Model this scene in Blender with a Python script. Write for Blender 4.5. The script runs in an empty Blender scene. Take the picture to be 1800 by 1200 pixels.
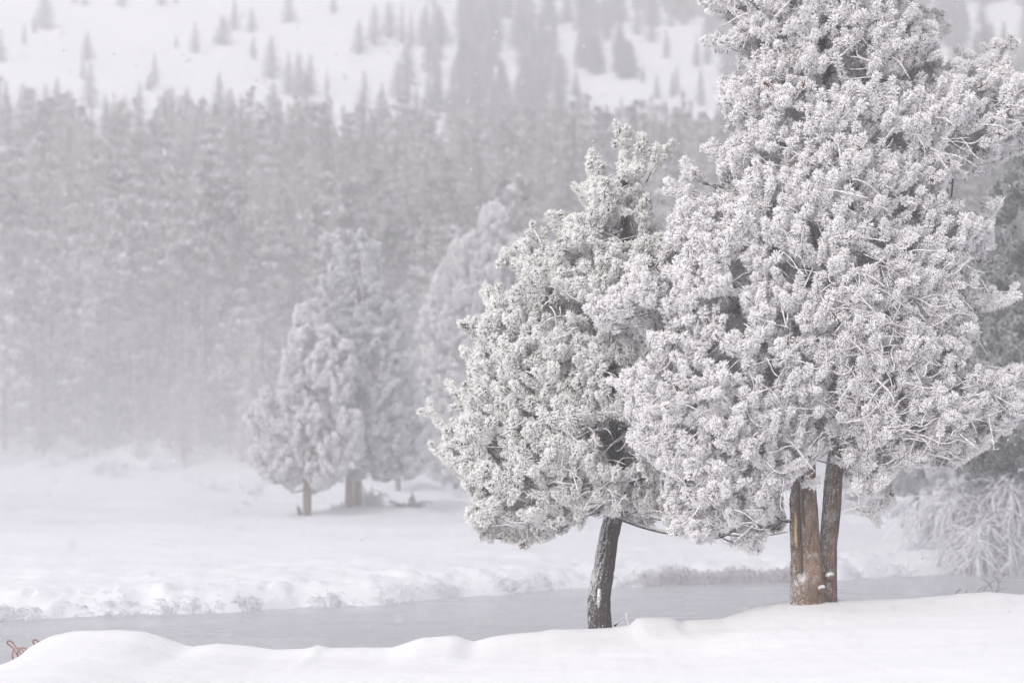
import bpy, math, random
import numpy as np
from mathutils import Vector

# ------------------------------------------------------------------ camera, world, sun, exposure
S = bpy.context.scene
COL = S.collection
FPX, CX, CY = 4500.0, 900.0, 600.0           # focal length in photo pixels, image centre
CAMZ = 3.0                                    # camera height above the river
TH = math.atan(122 / FPX)                     # the camera looks up a little
cd = bpy.data.cameras.new('camera'); cam = bpy.data.objects.new('camera', cd); COL.objects.link(cam)
cam.location = (0, 0, CAMZ); cam.rotation_euler = (math.pi / 2 + TH, 0, 0)
cd.sensor_width = 36; cd.lens = 36 * FPX / 1800; cd.clip_start = 0.1; cd.clip_end = 3000
cd.dof.use_dof = True; cd.dof.focus_distance = 27.6; cd.dof.aperture_fstop = 1.45
S.camera = cam

SUN_EL, SUN_AZ = math.radians(34), math.radians(-148)      # azimuth from +Y, clockwise seen from above
w = bpy.data.worlds.new('World'); S.world = w; w.use_nodes = True
nt = w.node_tree; nt.nodes.clear()
sky = nt.nodes.new('ShaderNodeTexSky'); sky.sky_type = 'NISHITA'; sky.sun_disc = False
sky.sun_elevation = SUN_EL; sky.sun_rotation = SUN_AZ; sky.air_density = 1.0; sky.dust_density = 4.0
bw = nt.nodes.new('ShaderNodeHueSaturation'); bw.inputs['Saturation'].default_value = 0.34
bg = nt.nodes.new('ShaderNodeBackground'); bg.inputs['Strength'].default_value = 0.13
wo = nt.nodes.new('ShaderNodeOutputWorld')
nt.links.new(sky.outputs[0], bw.inputs['Color']); nt.links.new(bw.outputs[0], bg.inputs[0]); nt.links.new(bg.outputs[0], wo.inputs[0])
sl = bpy.data.lights.new('sun', 'SUN'); sl.energy = 1.45; sl.angle = math.radians(18); sl.color = (1, 0.97, 0.94)
so = bpy.data.objects.new('sun', sl); COL.objects.link(so)
sd = Vector((math.sin(SUN_AZ) * math.cos(SUN_EL), math.cos(SUN_AZ) * math.cos(SUN_EL), math.sin(SUN_EL)))
so.rotation_euler = sd.to_track_quat('Z', 'Y').to_euler()
S.view_settings.view_transform = 'Standard'; S.view_settings.look = 'None'
S.view_settings.gamma = 1; S.view_settings.use_curve_mapping = False
S.view_settings.exposure = 0.29
S.render.engine = 'CYCLES'
cy = S.cycles
cy.max_bounces = 20; cy.diffuse_bounces = 18; cy.glossy_bounces = 2; cy.volume_bounces = 10; cy.transmission_bounces = 2
cy.use_denoising = True; cy.sample_clamp_indirect = 8; cy.caustics_reflective = False; cy.caustics_refractive = False

rng = np.random.default_rng(7); random.seed(7)

# ------------------------------------------------------------------ helpers
def P(px, py, D):
    """world point on the line of sight of photo pixel (px,py) at distance D"""
    u = px - CX; v = CY - py
    yy = FPX * math.cos(TH) - v * math.sin(TH); zz = FPX * math.sin(TH) + v * math.cos(TH)
    return np.array([u * D / yy, D, CAMZ + zz * D / yy])

def proj(p):
    p = np.atleast_2d(p); x, y, z = p[:, 0], p[:, 1], p[:, 2] - CAMZ
    c, s = math.cos(TH), math.sin(TH)
    dep = y * c + z * s; up = -y * s + z * c
    return CX + FPX * x / dep, CY - FPX * up / dep

def hash2(i, j, seed):
    h = (i.astype(np.int64) * 374761393 + j.astype(np.int64) * 668265263 + seed * 1442695041) & 0xffffffff
    h = ((h ^ (h >> 13)) * 1274126177) & 0xffffffff
    return ((h ^ (h >> 16)) & 0xffff) / 65535.0
def vnoise(x, y, seed=0):
    x = np.asarray(x, float); y = np.asarray(y, float)
    i = np.floor(x); j = np.floor(y); fx = x - i; fy = y - j
    fx = fx * fx * fx * (fx * (fx * 6 - 15) + 10); fy = fy * fy * fy * (fy * (fy * 6 - 15) + 10)
    a = hash2(i, j, seed); b = hash2(i + 1, j, seed); c = hash2(i, j + 1, seed); d = hash2(i + 1, j + 1, seed)
    return (a * (1 - fx) + b * fx) * (1 - fy) + (c * (1 - fx) + d * fx) * fy - 0.5
def fbm(x, y, seed=0, o=4):
    r = 0; a = 1.0
    for k in range(o):
        r = r + a * vnoise(x * 2 ** k, y * 2 ** k, seed + k); a *= 0.5
    return r
def sstep(a, b, x):
    t = np.clip((x - a) / (b - a), 0, 1); return t * t * (3 - 2 * t)

def mesh_obj(name, verts, faces, mat=None, parent=None, smooth=True, attr=None, label=None, cat=None, group=None, kind=None, loc=None):
    me = bpy.data.meshes.new(name)
    me.from_pydata([tuple(v) for v in verts] if not isinstance(verts, np.ndarray) else verts.tolist(), [], faces)
    if smooth: me.polygons.foreach_set('use_smooth', [True] * len(me.polygons))
    if attr:
        for k, vals in attr.items():
            at = me.attributes.new(k, 'FLOAT', 'POINT'); at.data.foreach_set('value', np.asarray(vals, np.float32))
    if mat: me.materials.append(mat)
    me.update()
    o = bpy.data.objects.new(name, me); COL.objects.link(o)
    if loc is not None: o.location = loc
    if parent: o.parent = parent
    tag(o, label, cat, group, kind)
    return o
def tag(o, label=None, cat=None, group=None, kind=None):
    if label: o['label'] = label
    if cat: o['category'] = cat
    if group: o['group'] = group
    if kind: o['kind'] = kind
    return o
def empty(name, loc, label=None, cat=None, group=None):
    o = bpy.data.objects.new(name, None); COL.objects.link(o); o.location = tuple(loc); o.empty_display_size = 0.2
    return tag(o, label, cat, group)

class Tubes:
    """collects tapered tubes in one mesh"""
    def __init__(s): s.v = []; s.f = []; s.n = 0; s.a = []
    def add(s, pts, rad, sides=5, frost=1.0, cap=True):
        pts = np.asarray(pts, float); n = len(pts)
        rad = np.broadcast_to(np.asarray(rad, float), (n,))
        tan = np.gradient(pts, axis=0); tan /= np.linalg.norm(tan, axis=1)[:, None] + 1e-9
        ref = np.array([0.31, 0.22, 0.92]); 
        if abs(np.dot(tan[0], ref)) > 0.9: ref = np.array([0.93, -0.2, 0.3])
        a = np.cross(tan, ref); a /= np.linalg.norm(a, axis=1)[:, None] + 1e-9
        b = np.cross(tan, a)
        ang = np.linspace(0, 2 * math.pi, sides, endpoint=False)
        ring = pts[:, None, :] + rad[:, None, None] * (np.cos(ang)[None, :, None] * a[:, None, :] + np.sin(ang)[None, :, None] * b[:, None, :])
        base = s.n; s.v.append(ring.reshape(-1, 3)); s.n += n * sides
        for i in range(n - 1):
            for k in range(sides):
                k2 = (k + 1) % sides
                s.f.append((base + i * sides + k, base + i * sides + k2, base + (i + 1) * sides + k2, base + (i + 1) * sides + k))
        if cap:
            s.f.append(tuple(base + (n - 1) * sides + k for k in range(sides)))
            s.f.append(tuple(base + k for k in reversed(range(sides))))
    def many(s, P3, rad, sides=4):
        """many tubes at once: P3 (k, n, 3), rad (n,) or (k, n)"""
        P3 = np.asarray(P3, float); k, n, _ = P3.shape
        if k == 0: return
        rad = np.broadcast_to(rad, (k, n)); tan = np.gradient(P3, axis=1); tan /= np.linalg.norm(tan, axis=2)[..., None] + 1e-9
        a = np.cross(tan, np.array([0.31, 0.22, 0.92])); a /= np.linalg.norm(a, axis=2)[..., None] + 1e-9; b = np.cross(tan, a)
        ang = np.linspace(0, 2 * math.pi, sides, endpoint=False)
        ring = P3[:, :, None, :] + rad[..., None, None] * (np.cos(ang)[:, None] * a[:, :, None, :] + np.sin(ang)[:, None] * b[:, :, None, :])
        s.v.append(ring.reshape(-1, 3))
        K, I, Q = np.meshgrid(np.arange(k), np.arange(n - 1), np.arange(sides), indexing='ij'); Q2 = (Q + 1) % sides; b0 = s.n + K * n * sides
        s.f += np.stack([b0 + I * sides + Q, b0 + I * sides + Q2, b0 + (I + 1) * sides + Q2, b0 + (I + 1) * sides + Q], -1).reshape(-1, 4).tolist()
        s.n += k * n * sides
    def build(s, name, mat, parent=None, **kw):
        if not s.v: return None
        v = np.concatenate(s.v)
        loc = kw.pop('origin', None)
        if loc is not None:
            v = v - np.asarray(loc)
            if parent is None: kw['loc'] = tuple(loc)
        return mesh_obj(name, v, s.f, mat, parent, **kw)

# ------------------------------------------------------------------ materials
def newmat(name):
    m = bpy.data.materials.new(name); m.use_nodes = True
    return m, m.node_tree, m.node_tree.nodes['Principled BSDF']
def N(nt, t, **kw):
    n = nt.nodes.new(t)
    for k, v in kw.items(): setattr(n, k, v)
    return n
def ramp(nt, fac, stops):
    r = N(nt, 'ShaderNodeValToRGB'); e = r.color_ramp.elements
    while len(e) < len(stops): e.new(0.5)
    for i, (p, c) in enumerate(stops): e[i].position = p; e[i].color = (*c, 1)
    nt.links.new(fac, r.inputs[0]); return r.outputs[0]
def noise(nt, scale, detail=4, rough=0.55, vec=None, coord='Object', stretch=None):
    tc = N(nt, 'ShaderNodeTexCoord'); src = tc.outputs[coord]
    if stretch:
        mp = N(nt, 'ShaderNodeMapping'); mp.inputs['Scale'].default_value = stretch; nt.links.new(src, mp.inputs[0]); src = mp.outputs[0]
    n = N(nt, 'ShaderNodeTexNoise'); n.inputs['Scale'].default_value = scale; n.inputs['Detail'].default_value = detail; n.inputs['Roughness'].default_value = rough
    nt.links.new(src, n.inputs['Vector']); return n.outputs['Fac']
def bump(nt, b, h, strength, dist):
    bp = N(nt, 'ShaderNodeBump'); bp.inputs['Strength'].default_value = strength; bp.inputs['Distance'].default_value = dist
    nt.links.new(h, bp.inputs['Height']); nt.links.new(bp.outputs[0], b.inputs['Normal']); return bp
def math_(nt, op, a, b=None, clamp=False):
    m = N(nt, 'ShaderNodeMath', operation=op, use_clamp=clamp)
    for i, v in enumerate((a, b)):
        if v is None: continue
        if isinstance(v, (int, float)): m.inputs[i].default_value = v
        else: nt.links.new(v, m.inputs[i])
    return m.outputs[0]
def mixc(nt, fac, a, b):
    m = N(nt, 'ShaderNodeMix', data_type='RGBA')
    for i, v in ((0, fac), (6, a), (7, b)):
        if isinstance(v, (int, float)): m.inputs[i].default_value = v
        elif isinstance(v, tuple): m.inputs[i].default_value = (*v, 1)
        else: nt.links.new(v, m.inputs[i])
    return m.outputs[2]

def mat_snow(name, tint=(0.88, 0.885, 0.92), tint2=(0.80, 0.805, 0.85)):
    m, t, b = newmat(name)
    n1 = noise(t, 0.35, 5, 0.55); n2 = noise(t, 6, 6, 0.6); n3 = noise(t, 90, 3, 0.6)
    t.links.new(mixc(t, ramp(t, n1, [(0.35, (0, 0, 0)), (0.7, (1, 1, 1))]), tint, tint2), b.inputs['Base Color'])
    h = math_(t, 'ADD', math_(t, 'MULTIPLY', n2, 0.7), math_(t, 'MULTIPLY', n3, 0.12))
    bump(t, b, h, 0.35, 0.06); b.inputs['Roughness'].default_value = 0.85
    b.inputs['Specular IOR Level'].default_value = 0.15
    return m
M_SNOW = mat_snow('snow_near', (0.90, 0.90, 0.925), (0.885, 0.885, 0.915))
M_MEADOW = mat_snow('snow_meadow', (0.86, 0.86, 0.90), (0.78, 0.78, 0.83))
M_HILL = mat_snow('snow_hill', (0.9, 0.9, 0.93), (0.86, 0.86, 0.90))

def mat_tuft(name, dark, mid, rust, amount, white=(0.90, 0.885, 0.915)):
    """needle bundle: dark needle at its root, rime towards the tip"""
    m, t, b = newmat(name)
    at = N(t, 'ShaderNodeAttribute', attribute_name='frost')
    oi = N(t, 'ShaderNodeObjectInfo'); rnd = oi.outputs['Random']
    r2 = math_(t, 'FRACT', math_(t, 'MULTIPLY', rnd, 37.7)); r3 = math_(t, 'FRACT', math_(t, 'MULTIPLY', rnd, 113.3))
    nz = noise(t, 60, 3, 0.7)
    f = math_(t, 'ADD', at.outputs['Fac'], math_(t, 'MULTIPLY', math_(t, 'SUBTRACT', nz, 0.5), 0.9))
    f = math_(t, 'ADD', f, math_(t, 'MULTIPLY', math_(t, 'SUBTRACT', r2, 0.5), 0.35))
    f = math_(t, 'ADD', f, amount)
    f = math_(t, 'SUBTRACT', f, math_(t, 'MULTIPLY', math_(t, 'GREATER_THAN', rnd, 0.92), 0.34))
    k = math_(t, 'MULTIPLY', math_(t, 'SUBTRACT', f, 0.22), 2.6, clamp=True)
    base = mixc(t, r3, dark, mid)
    base = mixc(t, math_(t, 'GREATER_THAN', rnd, 0.92), base, rust)
    cc = mixc(t, k, base, white); t.links.new(cc, b.inputs['Base Color'])
    b.inputs['Roughness'].default_value = 0.7; b.inputs['Specular IOR Level'].default_value = 0.2
    tr = N(t, 'ShaderNodeBsdfTranslucent'); t.links.new(cc, tr.inputs['Color']); mx = N(t, 'ShaderNodeMixShader')
    t.links.new(math_(t, 'MULTIPLY', k, 0.12), mx.inputs[0]); t.links.new(b.outputs[0], mx.inputs[1]); t.links.new(tr.outputs[0], mx.inputs[2])
    t.links.new(mx.outputs[0], t.nodes['Material Output'].inputs['Surface'])
    return m
def mat_bark(name, dark, light, speck, frost_up=0.55, scale=1.0):
    m, t, b = newmat(name)
    n1 = noise(t, 30 * scale, 7, 0.75, stretch=(1, 1, 0.32)); n2 = noise(t, 3 * scale, 4, 0.6); n3 = noise(t, 95 * scale, 4, 0.65, stretch=(1, 1, 0.75))
    col = mixc(t, ramp(t, n1, [(0.36, (0, 0, 0)), (0.64, (1, 1, 1))]), dark, light)
    col = mixc(t, ramp(t, n2, [(0.4, (0, 0, 0)), (0.75, (0.6, 0.6, 0.6))]), col, tuple(c * 0.5 for c in dark))
    g = N(t, 'ShaderNodeNewGeometry'); sp = N(t, 'ShaderNodeSeparateXYZ'); t.links.new(g.outputs['Normal'], sp.inputs[0])
    # rime plastered on the windward (left) side and caught in the bark
    wind = math_(t, 'MULTIPLY', sp.outputs['X'], -0.10); up = math_(t, 'MULTIPLY', sp.outputs['Z'], frost_up)
    s = math_(t, 'ADD', math_(t, 'ADD', n3, wind), math_(t, 'ADD', up, speck))
    k = math_(t, 'MULTIPLY', math_(t, 'SUBTRACT', s, 0.60), 14, clamp=True)
    hl = N(t, 'ShaderNodeAttribute', attribute_name='hollow_shade'); col = mixc(t, math_(t, 'MULTIPLY', hl.outputs['Fac'], 0.85), col, (0.035, 0.02, 0.014))  # shade painted into the bark split, along with dark decayed wood
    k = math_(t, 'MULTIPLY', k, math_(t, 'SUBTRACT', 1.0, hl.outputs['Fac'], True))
    t.links.new(mixc(t, k, col, (0.85, 0.84, 0.87)), b.inputs['Base Color'])
    bump(t, b, math_(t, 'ADD', n1, math_(t, 'MULTIPLY', k, 0.5)), 0.9, 0.03); b.inputs['Roughness'].default_value = 0.9
    b.inputs['Specular IOR Level'].default_value = 0.15
    return m
M_BARK_A = mat_bark('bark_grey', (0.035, 0.026, 0.024), (0.085, 0.062, 0.056), 0.012)
M_BARK_B = mat_bark('bark_brown', (0.105, 0.062, 0.042), (0.46, 0.30, 0.205), 0.018)
M_BARK_B2 = mat_bark('bark_brown_dark', (0.07, 0.043, 0.032), (0.36, 0.235, 0.17), 0.03)
M_BARK_RED = mat_bark('bark_orange', (0.16, 0.085, 0.055), (0.34, 0.19, 0.12), 0.0)
M_BARK_FAR = mat_bark('bark_far', (0.08, 0.06, 0.055), (0.16, 0.12, 0.11), 0.02)
M_LIMB = mat_bark('bark_limb', (0.035, 0.025, 0.023), (0.12, 0.085, 0.075), 0.05, 0.35)
M_SHOOT = mat_bark('bark_shoot', (0.07, 0.04, 0.032), (0.17, 0.11, 0.09), 0.17, 0.2, 3)
def mat_plain(name, c, c2=None, rough=0.8, sc=30):
    m, t, b = newmat(name)
    if c2: t.links.new(mixc(t, ramp(t, noise(t, sc, 4), [(0.35, (0, 0, 0)), (0.65, (1, 1, 1))]), c, c2), b.inputs['Base Color'])
    else: b.inputs['Base Color'].default_value = (*c, 1)
    b.inputs['Roughness'].default_value = rough; b.inputs['Specular IOR Level'].default_value = 0.2
    return m, t, b
M_RIME = mat_plain('rime', (0.86, 0.84, 0.88), (0.45, 0.41, 0.42), 0.8, 40)[0]
M_RIME2 = mat_plain('rime_bush', (0.93, 0.93, 0.96), (0.62, 0.61, 0.65), 0.8, 14)[0]
M_WOOD = mat_plain('bare_wood', (0.62, 0.45, 0.26), (0.46, 0.31, 0.17), 0.6, 18)[0]
M_RUST = mat_plain('rusty_steel', (0.30, 0.12, 0.065), (0.17, 0.095, 0.075), 0.7, 60)[0]
M_GRASS = mat_plain('frosted_sedge', (0.74, 0.73, 0.78), (0.42, 0.39, 0.40), 0.9, 7)[0]
M_DRY = mat_plain('dry_brush', (0.20, 0.16, 0.14), (0.42, 0.38, 0.38), 0.9, 9)[0]
M_ROT = mat_plain('dark_hollow', (0.05, 0.03, 0.022), (0.12, 0.07, 0.045), 0.95, 30)[0]

M_TUFT_A = mat_tuft('needles_rimed_green', (0.035, 0.042, 0.024), (0.10, 0.11, 0.065), (0.13, 0.06, 0.035), 0.17, (0.965, 0.96, 0.957))
M_TUFT_B = mat_tuft('needles_rimed', (0.07, 0.05, 0.045), (0.15, 0.125, 0.10), (0.20, 0.055, 0.04), 0.30, (0.98, 0.966, 0.984))
M_TUFT_C = mat_tuft('needles_far', (0.05, 0.048, 0.045), (0.11, 0.10, 0.095), (0.10, 0.08, 0.07), 0.10, (0.93, 0.92, 0.94))
M_TUFT_D = mat_tuft('needles_right', (0.03, 0.033, 0.035), (0.06, 0.065, 0.062), (0.05, 0.05, 0.05), 0.02, (0.80, 0.80, 0.83))

M_TUFT_E = mat_tuft('needles_dark', (0.025, 0.03, 0.032), (0.05, 0.055, 0.052), (0.05, 0.05, 0.05), -0.36, (0.52, 0.53, 0.56))

# water
M_WATER, t, b = newmat('river_water')
b.inputs['Base Color'].default_value = (0.44, 0.44, 0.48, 1); b.inputs['Roughness'].default_value = 0.22; b.inputs['IOR'].default_value = 1.33
h = noise(t, 2.6, 5, 0.6, stretch=(0.45, 1.8, 1)); bump(t, b, h, 0.5, 0.06); rz = noise(t, 0.5, 3, 0.5, stretch=(0.35, 1.2, 1)); t.links.new(math_(t, 'MULTIPLY', rz, 0.5), b.inputs['Roughness'])

# ------------------------------------------------------------------ terrain
CREST = [(-400,1180),(0,1172),(14,1172),(30,1163),(60,1133),(90,1117),(130,1109),(200,1107),(250,1110),(295,1124),(330,1137),(380,1131),(430,1135),(480,1142),(540,1140),(556,1134),(575,1139),(690,1138),(740,1121),(800,1117),(815,1122),(830,1128),(870,1118),(900,1114),(950,1110),(970,1106),(1000,1106),(1040,1105),(1080,1103),(1108,1098),(1116,1087),(1140,1085),(1184,1085),(1192,1096),(1204,1090),(1270,1087),(1330,1066),(1390,1054),(1420,1051),(1500,1055),(1600,1052),(1690,1043),(1740,1040),(1800,1045),(2300,1060)]
DC = 28.6
cx_ = np.array([P(a, b_, DC)[0] for a, b_ in CREST]); cz_ = np.array([P(a, b_, DC)[2] for a, b_ in CREST])
EDGE = [(-600,1100),(0,1092),(200,1083),(400,1075),(500,1070),(700,1060),(800,1050),(900,1043),(1000,1036),(1080,1032),(1200,1025),(1380,1022),(1500,1018),(1600,1012),(1670,1008),(1800,1002),(2400,985)]
ed = []
for a, b_ in EDGE:
    q = P(a, b_, 1.0); k = CAMZ / (CAMZ - q[2]); ed.append((q[0] * k, k))
ed = np.array(ed); 
def edge_y(x):
    return np.interp(x, ed[:, 0], ed[:, 1]) + 0.45 * vnoise(x * 0.9, x * 0 + 3, 5) + 0.22 * vnoise(x * 3.1, x * 0 + 7, 6)
def ground_z(x, y):
    x = np.asarray(x, float); y = np.asarray(y, float)
    xs = x * DC / np.maximum(y, 8)      # the crest's outline is as wide in front of it
    zc = np.interp(x, cx_, cz_)
    zc_s = np.zeros_like(x)
    for k in np.linspace(-1.0, 1.0, 9): zc_s = zc_s + np.interp(x + k, cx_, cz_) / 9
    dd = DC - y
    zn = zc * (1 - sstep(0.3, 4, dd)) + zc_s * sstep(0.3, 4, dd)
    near = zn + 0.018 * np.clip(dd, 0, 12) - 0.05 * sstep(0.1, 0.9, dd) * (1 - sstep(1.5, 5, dd)) + sstep(0.3, 3, dd) * (0.07 * fbm(x * 0.45, y * 0.35, 11) + 0.02 * fbm(x * 1.7, y * 1.1, 12))
    near = near * (1 - sstep(12, 22, dd)) + (CAMZ - 1.7) * sstep(12, 22, dd)
    bankn = zc * (1 - sstep(0.0, 2.8, -dd)) + (-0.45) * sstep(0.0, 2.8, -dd)
    z = np.where(dd >= 0, near, bankn)
    e = edge_y(x); t = y - e
    lump = 0.10 * fbm(x * 1.1, y * 1.1, 21) + 0.10 * np.abs(vnoise(x * 2.3, y * 2.3, 22))
    far = np.interp(t, [-1.2, -0.15, 0.25, 0.7, 2.5, 20, 50], [-0.45, -0.10, 0.12, 0.26, 0.33, 0.47, 0.52])
    far = far + (0.13 * np.abs(vnoise(x * 3.6, y * 2.2, 23)) + 0.12 * np.abs(vnoise(x * 8.5, y * 6, 24))) * sstep(0.05, 0.35, t) * (1 - sstep(1.0, 2.6, t))
    far = far + lump * sstep(0.1, 0.8, t) * (1 - 0.5 * sstep(3, 9, t)) + 0.12 * fbm(x * 0.16, y * 0.12, 31) * sstep(2, 8, t)
    far = far + 0.55 * np.clip(fbm(x * 0.35, y * 0.25, 41) , 0, 1) * sstep(18, 26, t)
    slope = np.where(y > 92, 0.17 * np.maximum(y - 95, 0) + 0.003 * np.clip(y - 92, 0, 6) ** 2, 0) + 1.6 * fbm(x * 0.03, y * 0.03, 51) * sstep(98, 125, y)
    slope = np.where(y > 440, slope - 0.17 * (y - 440), slope) + 0.10 * np.clip(y - 213, 0, 227)
    far = far + slope
    return np.where(t > -1.2, far, np.where(y > DC + 2.8, -0.45, z))

def grow(start, step, fac, end):
    r = [start]
    while r[-1] < end: r.append(r[-1] + step); step *= fac
    return r
xr = grow(8.2, 0.08, 1.06, 420); xl = [-a for a in reversed(xr[1:])]
XS = np.array(xl + list(np.arange(-8.2, 8.2, 0.07)) + xr)
YS1 = np.array(list(reversed([-a for a in grow(-17, 0.2, 1.25, 60)])) + list(np.arange(17.15, 26.5, 0.12)) + list(np.arange(26.5, 32.6, 0.07)))
YS2 = np.array([YS1[-1]] + list(np.arange(32.8, 50, 0.12)) + grow(50, 0.2, 1.035, 91))
YS3 = np.array([YS2[-1]] + grow(YS2[-1] + 1, 1, 1.012, 215))
YS4 = np.array([YS3[-1]] + grow(YS3[-1] + 1.2, 1.2, 1.02, 600))
def sheet(name, YS, mat):
    X, Y = np.meshgrid(XS, YS); Z = ground_z(X, Y)
    v = np.stack([X, Y, Z], -1).reshape(-1, 3); nx = len(XS); ny = len(YS)
    i = np.arange(ny - 1)[:, None] * nx + np.arange(nx - 1)[None, :]
    f = np.stack([i, i + 1, i + nx + 1, i + nx], -1).reshape(-1, 4)
    me = bpy.data.meshes.new(name); me.vertices.add(len(v)); me.vertices.foreach_set('co', v.ravel())
    me.loops.add(f.size); me.loops.foreach_set('vertex_index', f.ravel().astype(np.int32))
    me.polygons.add(len(f)); me.polygons.foreach_set('loop_start', np.arange(0, f.size, 4).astype(np.int32))
    me.polygons.foreach_set('use_smooth', np.ones(len(f), bool)); me.update(calc_edges=True); me.validate()
    me.materials.append(mat); o = bpy.data.objects.new(name, me); COL.objects.link(o); o['kind'] = 'structure'
    return o
sheet('near_snow_bank', YS1, M_SNOW); sheet('snowy_meadow', YS2, M_MEADOW)
sheet('forest_slope', YS3, M_MEADOW); sheet('snowy_hill', YS4, M_HILL)
mesh_obj('river_water', [(-430, 28.0, 0), (430, 28.0, 0), (430, 75, 0), (-430, 75, 0)], [(0, 1, 2, 3)], M_WATER, smooth=False, kind='structure')
def gz(x, y): return float(ground_z(np.array([x]), np.array([y]))[0])

# ------------------------------------------------------------------ needle tufts and the scatter group
def tuft_mesh(name, seed, n=64, mat=None, L=0.071, thick=1.0):
    r = np.random.default_rng(seed); V = []; F = []; A = []; c = 0
    for k in range(n):
        s = r.uniform(-0.045, 0.035)
        th = math.acos(np.clip(r.uniform(math.cos(math.radians(125)), 1), -1, 1)); ph = r.uniform(0, 2 * math.pi)
        th = th * (0.75 + 0.35 * (0.035 - s) / 0.08)
        d = np.array([math.sin(th) * math.cos(ph), math.sin(th) * math.sin(ph), math.cos(th)])
        a = np.cross(d, [0.3, 0.5, 0.81]); a /= np.linalg.norm(a); b = np.cross(d, a)
        l = L * r.uniform(0.80, 1.10); bend = r.normal(0, 0.006, 3)
        for j, (tt, rr, ff) in enumerate(((0.0, 0.0024, 0.0), (0.38, 0.0052, 0.45), (0.80, 0.0088, 0.85), (1.0, 0.0050, 1.0))):
            cpt = np.array([0, 0, s]) + d * l * tt + bend * tt * tt
            rr = rr * thick * r.uniform(0.8, 1.25)
            for q in range(3):
                an = q * 2.0944 + k
                V.append(cpt + rr * (math.cos(an) * a + math.sin(an) * b)); A.append(ff)
        for j in range(3):
            for q in range(3):
                q2 = (q + 1) % 3; F.append((c + j * 3 + q, c + j * 3 + q2, c + j * 3 + 3 + q2, c + j * 3 + 3 + q))
        F.append((c + 9, c + 10, c + 11)); c += 12
    me = bpy.data.meshes.new(name); me.from_pydata([tuple(v) for v in V], [], F)
    at = me.attributes.new('frost', 'FLOAT', 'POINT'); at.data.foreach_set('value', np.array(A, np.float32))
    me.polygons.foreach_set('use_smooth', [True] * len(me.polygons))
    me.materials.append(mat); return me

def scatter_group(name, sources):
    g = bpy.data.node_groups.new(name, 'GeometryNodeTree')
    g.interface.new_socket('Geometry', in_out='INPUT', socket_type='NodeSocketGeometry')
    g.interface.new_socket('Geometry', in_out='OUTPUT', socket_type='NodeSocketGeometry')
    gi = g.nodes.new('NodeGroupInput'); go = g.nodes.new('NodeGroupOutput')
    jn = g.nodes.new('GeometryNodeJoinGeometry')
    for so_ in sources:
        oi = g.nodes.new('GeometryNodeObjectInfo'); oi.transform_space = 'ORIGINAL'
        oi.inputs['Object'].default_value = so_; oi.inputs['As Instance'].default_value = True
        g.links.new(oi.outputs['Geometry'], jn.inputs[0])
    ip = g.nodes.new('GeometryNodeInstanceOnPoints'); ip.inputs['Pick Instance'].default_value = True
    def na(nm, ty):
        n = g.nodes.new('GeometryNodeInputNamedAttribute'); n.data_type = ty; n.inputs[0].default_value = nm; return n.outputs[0]
    er = g.nodes.new('FunctionNodeEulerToRotation')
    g.links.new(na('rot', 'FLOAT_VECTOR'), er.inputs[0]); g.links.new(er.outputs[0], ip.inputs['Rotation'])
    g.links.new(na('scl', 'FLOAT_VECTOR'), ip.inputs['Scale']); g.links.new(na('vi', 'INT'), ip.inputs['Instance Index'])
    g.links.new(gi.outputs[0], ip.inputs['Points']); g.links.new(jn.outputs[0], ip.inputs['Instance'])
    g.links.new(ip.outputs[0], go.inputs[0]); return g
def scatter(name, pts, rot, scl, vi, sources, parent=None, **kw):
    me = bpy.data.meshes.new(name); me.vertices.add(len(pts)); me.vertices.foreach_set('co', np.asarray(pts, np.float32).ravel())
    a = me.attributes.new('rot', 'FLOAT_VECTOR', 'POINT'); a.data.foreach_set('vector', np.asarray(rot, np.float32).ravel())
    a = me.attributes.new('scl', 'FLOAT_VECTOR', 'POINT'); a.data.foreach_set('vector', np.asarray(scl, np.float32).ravel())
    a = me.attributes.new('vi', 'INT', 'POINT'); a.data.foreach_set('value', np.asarray(vi, np.int32))
    o = bpy.data.objects.new(name, me); COL.objects.link(o); o.parent = parent
    m = o.modifiers.new('scatter', 'NODES'); m.node_group = scatter_group(name, sources)
    return tag(o, kind='stuff', **kw)
def eul(d):
    d = np.atleast_2d(d); th = np.arctan2(np.hypot(d[:, 0], d[:, 1]), d[:, 2]); ph = np.arctan2(d[:, 1], d[:, 0])
    return np.stack([np.zeros(len(d)), th, ph], 1)

# ------------------------------------------------------------------ pines with clustered, rimed tufts
def poly_in(px, py, poly):
    inside = np.zeros(px.shape, bool); x0, y0 = poly[-1]
    for x1, y1 in poly:
        c = ((y1 > py) != (y0 > py)) & (px < (x0 - x1) * (py - y1) / (y0 - y1 + 1e-12) + x1)
        inside ^= c; x0, y0 = x1, y1
    return inside
def poly_dist(px, py, poly):
    d = np.full(px.shape, 1e9); x0, y0 = poly[-1]
    for x1, y1 in poly:
        ex, ey = x1 - x0, y1 - y0
        t = np.clip(((px - x0) * ex + (py - y0) * ey) / (ex * ex + ey * ey + 1e-9), 0, 1)
        d = np.minimum(d, np.hypot(px - x0 - t * ex, py - y0 - t * ey)); x0, y0 = x1, y1
    return d
def bez(a, b, c, n):
    t = np.linspace(0, 1, n)[:, None]; return (1 - t) ** 2 * a + 2 * t * (1 - t) * b + t * t * c

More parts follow.
